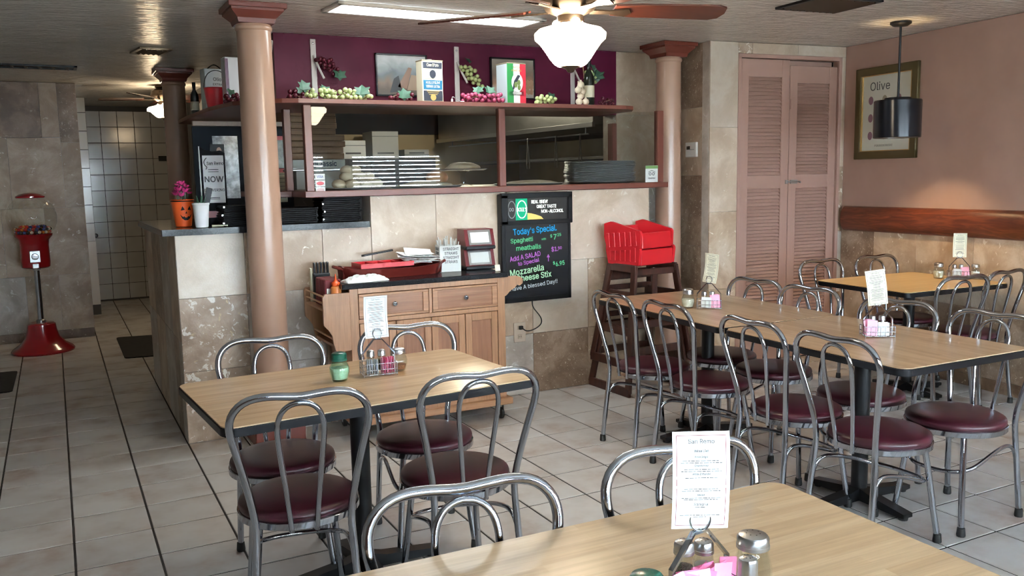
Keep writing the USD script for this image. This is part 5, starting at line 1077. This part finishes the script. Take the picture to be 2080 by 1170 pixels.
# ------------------------------------------------------------------ cashier back board
YK = 3.05
cb_ = thing('notice_board', 'dark notice board with pinned prints behind the order counter', 'notice board')
part(cb_, 'backing', b2(1.285, 2.0, YK, YK+.05, 1.20, 1.93), slate_wall, smooth=False)
part(cb_, 'wood_rail', cat(b2(1.285, 2.0, YK-.04, YK, 1.93, 1.965, .003)), mat('pale_rail', (.34, .22, .15), .4))
solo('cabinet_base', b2(1.32, 1.9, YK+.06, YK+.40, 0, 1.19), dark_wall, 'dark back counter cabinet under the notice board', 'cabinet', smooth=False)
for lab, x0, x1, z0, z1, m_ in (('large silvery print pinned on the notice board', 1.42, 1.60, 1.40, 1.86, mottled('silver_print', [(.35, (.16, .16, .17)), (.5, (.42, .44, .46)), (.62, (.75, .78, .80))], 14, 4, rough=.2)), ('grey photo calendar right of the front column', 1.845, 1.95, 1.62, 1.86, mottled('photo_print', [(.3, (.06, .07, .06)), (.7, (.25, .25, .22))], 18, 4, rough=.3)), ('cream sheet under the photo calendar', 1.85, 1.95, 1.36, 1.615, cream_paper), ('small dark portrait photo on the notice board', 1.40, 1.50, 1.71, 1.80, black_plastic)):
    t = thing('pinned_print', lab, 'print'); part(t, 'sheet', b2(x0, x1, YK-.006 if 'portrait' not in lab else YK-.012, YK-.001 if 'portrait' not in lab else YK-.007, z0, z1), m_, smooth=False)
    if 'portrait' in lab: part(t, 'printed_face', tr(prism(Polygon([(.018*math.cos(a), .026*math.sin(a)) for a in np.linspace(0, 2*PI, 18)[:-1]]), .001), STAND, (1.462, YK-.012, 1.752)), mat('skin_print', (.45, .28, .2), .5), smooth=False)
    if 'cream' in lab: part(t, 'printed_lines', cat([b2(x0+.01, x1-.01, YK-.0075, YK-.0055, z0+.03+.03*q, z0+.033+.03*q) for q in range(7)]), print_grey, smooth=False)
    if 'calendar' in lab: part(t, 'red_header', b2(x0, x1-.01, YK-.008, YK-.0055, z1-.03, z1), mat('calendar_red', (.5, .08, .08), .5), smooth=False)
t = thing('basket', 'dark wire basket under the silvery print', 'basket', (1.53, YK-.12, 1.2)); part(t, 'bowl', lathe([(0, 0), (.07, 0), (.10, .10), (.096, .10), (.066, .004), (0, .004)], 20), brass); 
solo('back_ledge', b2(1.33, 2.0, YK-.25, YK, 1.175, 1.1995, .002), dark_wood, 'dark ledge under the notice board', 'ledge')

# ------------------------------------------------------------------ kitchen behind the glass
KB = 6.6
w = thing('wall_service', 'tan and dark walls of the kitchen seen through the glass case', 'wall', kind='structure')
part(w, 'back_face', b2(2.02, 6.9, KB, KB+.1, 0, 2.05), tan_wall, smooth=False)
part(w, 'dark_band', b2(2.02, 6.9, KB-.02, KB+.1, 2.05, ZC-.002), slate_wall, smooth=False)
part(w, 'end_face', b2(6.8, 6.9, 1.6, KB, 0, ZC-.002), dark_wall, smooth=False)
hd = thing('range_hood', 'large stainless range hood in the kitchen', 'range hood')
part(hd, 'canopy', cat(b2(4.55, 6.3, 2.75, 6.2, 1.95, ZC-.004, .004)), dull_steel, smooth=False)
part(hd, 'drip_edge', b2(4.53, 4.56, 2.73, 6.22, 1.93, 1.975, .003), steel)
ul = thing('utensil_rail', 'steel rail under the hood with hanging tongs', 'rail'); part(ul, 'bar', rod((4.6, 2.9, 1.88), (4.6, 6.0, 1.88), .008, 8), steel, smooth=True)
part(ul, 'rail_post', cat(rod((4.6, 2.95, 1.88), (4.6, 2.95, 1.95), .006, 6), rod((4.6, 5.9, 1.88), (4.6, 5.9, 1.95), .006, 6)), steel, smooth=True)
for k, yy in enumerate((3.02, 3.45, 4.0)):
    t = thing('kitchen_tongs', ['steel tongs hanging nearest the right end of the rail', 'steel tongs hanging in the middle of the rail', 'steel tongs hanging farthest along the rail'][k], 'tongs', (4.585, yy, 1.86), 30)
    for s in (-1, 1): part(t, 'arm', tube([(0, 0, .02), (s*.012, 0, -.08), (s*.03, 0, -.23), (s*.022, 0, -.27)], .006, 6), steel)
    part(t, 'hinge', sphere((0, 0, .02), .011, 1), steel, smooth=True)
gr = thing('cooking_range', 'dark cooking range below the hood', 'range'); part(gr, 'body', b2(4.62, 5.6, 2.8, 6.1, 0, 1.40), mat('range_dark', (.03, .03, .032), .3, .5), smooth=False); part(gr, 'back_splash', b2(5.6, 5.65, 2.8, 6.1, 1.4, 1.9), dull_steel, smooth=False); part(gr, 'over_shelf', b2(4.8, 5.3, 2.85, 6.05, 1.66, 1.69, .003), steel)
part(gr, 'control_panel', b2(4.60, 4.62, 2.8, 6.1, 1.30, 1.40), dull_steel, smooth=False)
fz = thing('freezer_chest', 'long dark cabinet against the kitchen back wall carrying boxes', 'cabinet'); part(fz, 'body', b2(2.9, 4.4, 5.95, KB-.03, 0, 1.745), mat('cabinet_slate', (.035, .038, .045), .3), smooth=False); part(fz, 'door_gap', b2(3.6, 3.61, 5.945, 5.951, .1, 1.7), black_plastic, smooth=False)
for lab, x0, x1, z1, m_ in (('small white carton on the kitchen cabinet', 3.28, 3.58, 1.955, white_plastic), ('tall white carton on the kitchen cabinet', 3.66, 3.98, 2.06, mat('carton_grey', (.5, .5, .48), .6)), ('low pale carton at the end of the kitchen cabinet', 4.05, 4.36, 1.85, mat('carton_dim', (.4, .4, .38), .6))):
    t = thing('carton', lab, 'box'); part(t, 'box', b2(x0, x1, 6.05, 6.4, 1.747, z1, .003), m_); part(t, 'flap_seam', b2(x0, x1, 6.0485, 6.051, z1-.06, z1-.055), print_grey, smooth=False); part(t, 'printed_mark', b2(x0+.06, x1-.06, 6.0478, 6.0505, 1.80, 1.82), print_ink, smooth=False)
cab = thing('prep_cabinet', 'low dark cabinet holding pizza boxes inside the kitchen', 'cabinet'); part(cab, 'body', b2(2.10, 2.70, 3.75, 4.25, 0, 1.40, .004), dark_wall, smooth=False)
for q in range(9):
    s_ = .215 if q > 3 else .255
    t = thing('pizza_box', 'brown pizza box in the kitchen, ' + up(q, 9), 'pizza box', (2.385-.02*(q > 3)+random.uniform(-.012, .012), 4.0+random.uniform(-.01, .01), 1.70+q*.052), random.uniform(-3, 3), 'stacked brown pizza boxes')
    part(t, 'box', bx((0, 0, .0245), (2*s_, .44, .049), .003), cardboard)
    part(t, 'lid_seam', b2(-s_, s_, -.2212, -.219, .034, .036), dark_wood, smooth=False)
kb = thing('classic_box', 'white printed carton under the pizza boxes', 'box', (2.39, 4.0, 1.402)); part(kb, 'box', bx((0, 0, .147), (.50, .44, .293), .003), paper); part(kb, 'lettering', tr(text('KingClassic', .042, True, .001, 'c', .9), STAND, (.03, -.2215, .238)), mat('box_ink', (.03, .05, .12), .5), smooth=False)
sc = thing('meat_slicer', 'grey enamel food scale behind the glass at the left', 'scale', (2.05, 2.58, 1.46)); part(sc, 'housing', tr(prism(Polygon([(-.17, 0), (.17, 0), (.17, .04), (.02, .10), (-.17, .127)]), .26), STAND, (0, .13, 0)), mat('scale_grey', (.42, .46, .48), .3), smooth=20); part(sc, 'platter', bx((0, 0, .135), (.40, .28, .014), .004), steel)
pt = thing('prep_ledge', 'steel prep ledge behind the glass case', 'ledge'); part(pt, 'slab', b2(1.75, 4.4, 2.13, 2.85, 1.425, 1.458, .003), dull_steel)
ZD = 1.4585
def tray(label, x, y, r):
    t = thing('pizza_tray', label, 'tray', (x, y, ZD)); part(t, 'pan', lathe([(0, .002), (r-.02, .002), (r, .012), (r-.003, .0135), (r-.022, .0045), (0, .0045)], 36), pan_metal, smooth=40)
tray('round steel tray under the pile of dough balls', 2.08, 1.85, .24); tray('round steel tray under the flat dough and the brown loaf', 2.62, 1.86, .25); tray('round steel tray under the long stretched dough', 3.42, 1.86, .26)
i_ = 0
for z_, pts in ((0, [(-.12, -.08), (-.04, -.11), (.05, -.10), (.13, -.07), (-.08, .0), (.02, -.01), (.10, .02), (-.02, .08)]), (.052, [(-.06, -.05), (.03, -.06), (.09, -.03), (-.02, .01)]), (.10, [(.0, -.03), (-.045, -.02)])):
    for a, b in pts:
        m = sphere((0, 0, 0), .044, 2, (1.05, 1, .72)); m.vertices *= (1+.10*(meshkit.noise(m.vertices*40+i_)-.5))[:, None]; i_ += 1
        solo('dough_ball', m, dough, 'pale dough ball in the pile behind the left glass', 'dough ball', 'dough balls piled on the left tray', loc=(2.10+a, 1.84+b, ZD+.036+z_*.9), smooth=True)
def flat_dough(label, x, y, rx, ry, h):
    m = trimesh.creation.icosphere(3, 1.); p = m.vertices; k = 1+.22*(meshkit.fbm(p*2.2+x, 3)-.5)
    m.vertices = np.c_[p[:, 0]*rx*k, p[:, 1]*ry*k, np.where(p[:, 2] > 0, p[:, 2]*h*k, p[:, 2]*.003)]
    solo('flat_dough', m, dough, label, 'dough', loc=(x, y, ZD+.0078), smooth=True)
flat_dough('flat pale dough on the middle tray', 2.60, 1.82, .20, .12, .035); flat_dough('long stretched dough on the right tray', 3.42, 1.82, .22, .12, .028)
solo('bread_loaf', sphere((0, 0, 0), .07, 3, (1.15, .9, .75)), crust, 'round brown loaf near the middle of the case', 'bread', loc=(2.735, 1.94, ZD+.066), smooth=True)
cst = thing('cake_stand', 'glass stand lifting a plate of dough beside the middle post', 'stand', (2.93, 1.93, ZD)); part(cst, 'plate', lathe([(0, .112), (.15, .112), (.175, .122), (.174, .125), (.15, .117), (0, .117)], 36), steel, smooth=40); part(cst, 'foot', lathe([(.07, 0), (.075, .004), (.02, .02), (.018, .09), (.05, .112), (0, .112)], 24), globe_glass, smooth=40)
m = trimesh.creation.icosphere(3, 1.); p = m.vertices; k = 1+.3*(meshkit.fbm(p*2.+3, 3)-.5); m.vertices = np.c_[p[:, 0]*.13*k, p[:, 1]*.11*k, np.where(p[:, 2] > 0, p[:, 2]*.05*k, p[:, 2]*.002)]
solo('dough_mound', m, dough, 'mound of dough on the raised plate', 'dough', loc=(2.93, 1.93, ZD+.120), smooth=True)
for q in range(17):
    t = thing('pizza_pan', 'dark round pizza pan at the right end of the case, ' + up(q, 17), 'pan', (4.02+random.uniform(-.007, .007), 1.845+random.uniform(-.006, .006), ZD+q*.0092), random.uniform(0, 360), 'stacked pizza pans')
    part(t, 'pan', lathe([(0, .001), (.225, .001), (.262, .012), (.268, .0135), (.266, .016), (.258, .014), (.222, .004), (0, .004)], 40), pan_metal, smooth=40)
sg = thing('review_sticker', 'small green and white owl sign at the right end of the sill', 'sign', (4.272, 1.531, ZD)); part(sg, 'card', bx((0, 0, .062), (.112, .004, .122), .001), paper); part(sg, 'green_band', b2(-.056, .056, -.0028, -.0016, .100, .122), mat('band_green', (.16, .30, .10), .5), smooth=False)
for s in (-1, 1): part(sg, 'owl_eye', tr(prism(Polygon([(.012*math.cos(a), .012*math.sin(a)) for a in np.linspace(0, 2*PI, 16)[:-1]]).difference(Polygon([(.007*math.cos(a), .007*math.sin(a)) for a in np.linspace(0, 2*PI, 16)[:-1]])), .0008), STAND, (s*.0145, -.0021, .062)), print_ink, smooth=False)
part(sg, 'owl_head', tr(prism(Polygon([(-.027, .0), (-.027, .014), (0, .022), (.027, .014), (.027, 0), (.030, .016), (0, .027), (-.030, .016)]), .0008), STAND, (0, -.0021, .062)), print_ink, smooth=False)
part(sg, 'lettering', tr(text('tripadvisor', .011, True, .0006, 'c', .85), STAND, (0, -.0021, .026)), print_ink, smooth=False)
for k, (m_, lab, s) in enumerate(((mat('card_blue', (.10, .16, .42), .4), 'blue lettered card payment sticker on the glass', 'VISA'), (mat('card_red', (.55, .06, .08), .4), 'red oval card payment sticker on the glass', ''), (mat('card_pale', (.6, .45, .45), .4), 'pale card payment sticker at the bottom of the glass', ''))):
    z = 1.545-.04*k; t = thing('payment_sticker', lab, 'sticker'); part(t, 'backing', b2(1.772, 1.832, 1.5518, 1.5534, z-.018, z+.018), paper, smooth=False)
    if s: part(t, 'lettering', tr(text(s, .013, True, .0006, 'c', .9), STAND, (1.802, 1.5517, z-.006)), m_, smooth=False)
    else: part(t, 'printed_oval', tr(prism(Polygon([(.023*math.cos(a), .011*math.sin(a)) for a in np.linspace(0, 2*PI, 18)[:-1]]), .0006), STAND, (1.802, 1.5517, z)), m_, smooth=False)
kl = thing('kitchen_lamp', 'dim warm lamp on the kitchen ceiling', 'lamp', (4.0, 4.2, ZC)); part(kl, 'base', lathe([(0, -.02), (.10, -.02), (.10, 0), (0, 0)], 20), steel); part(kl, 'globe', sphere((0, 0, -.06), .06, 2), glow('kitchen_glow', (1., .88, .68), 280.), smooth=True)
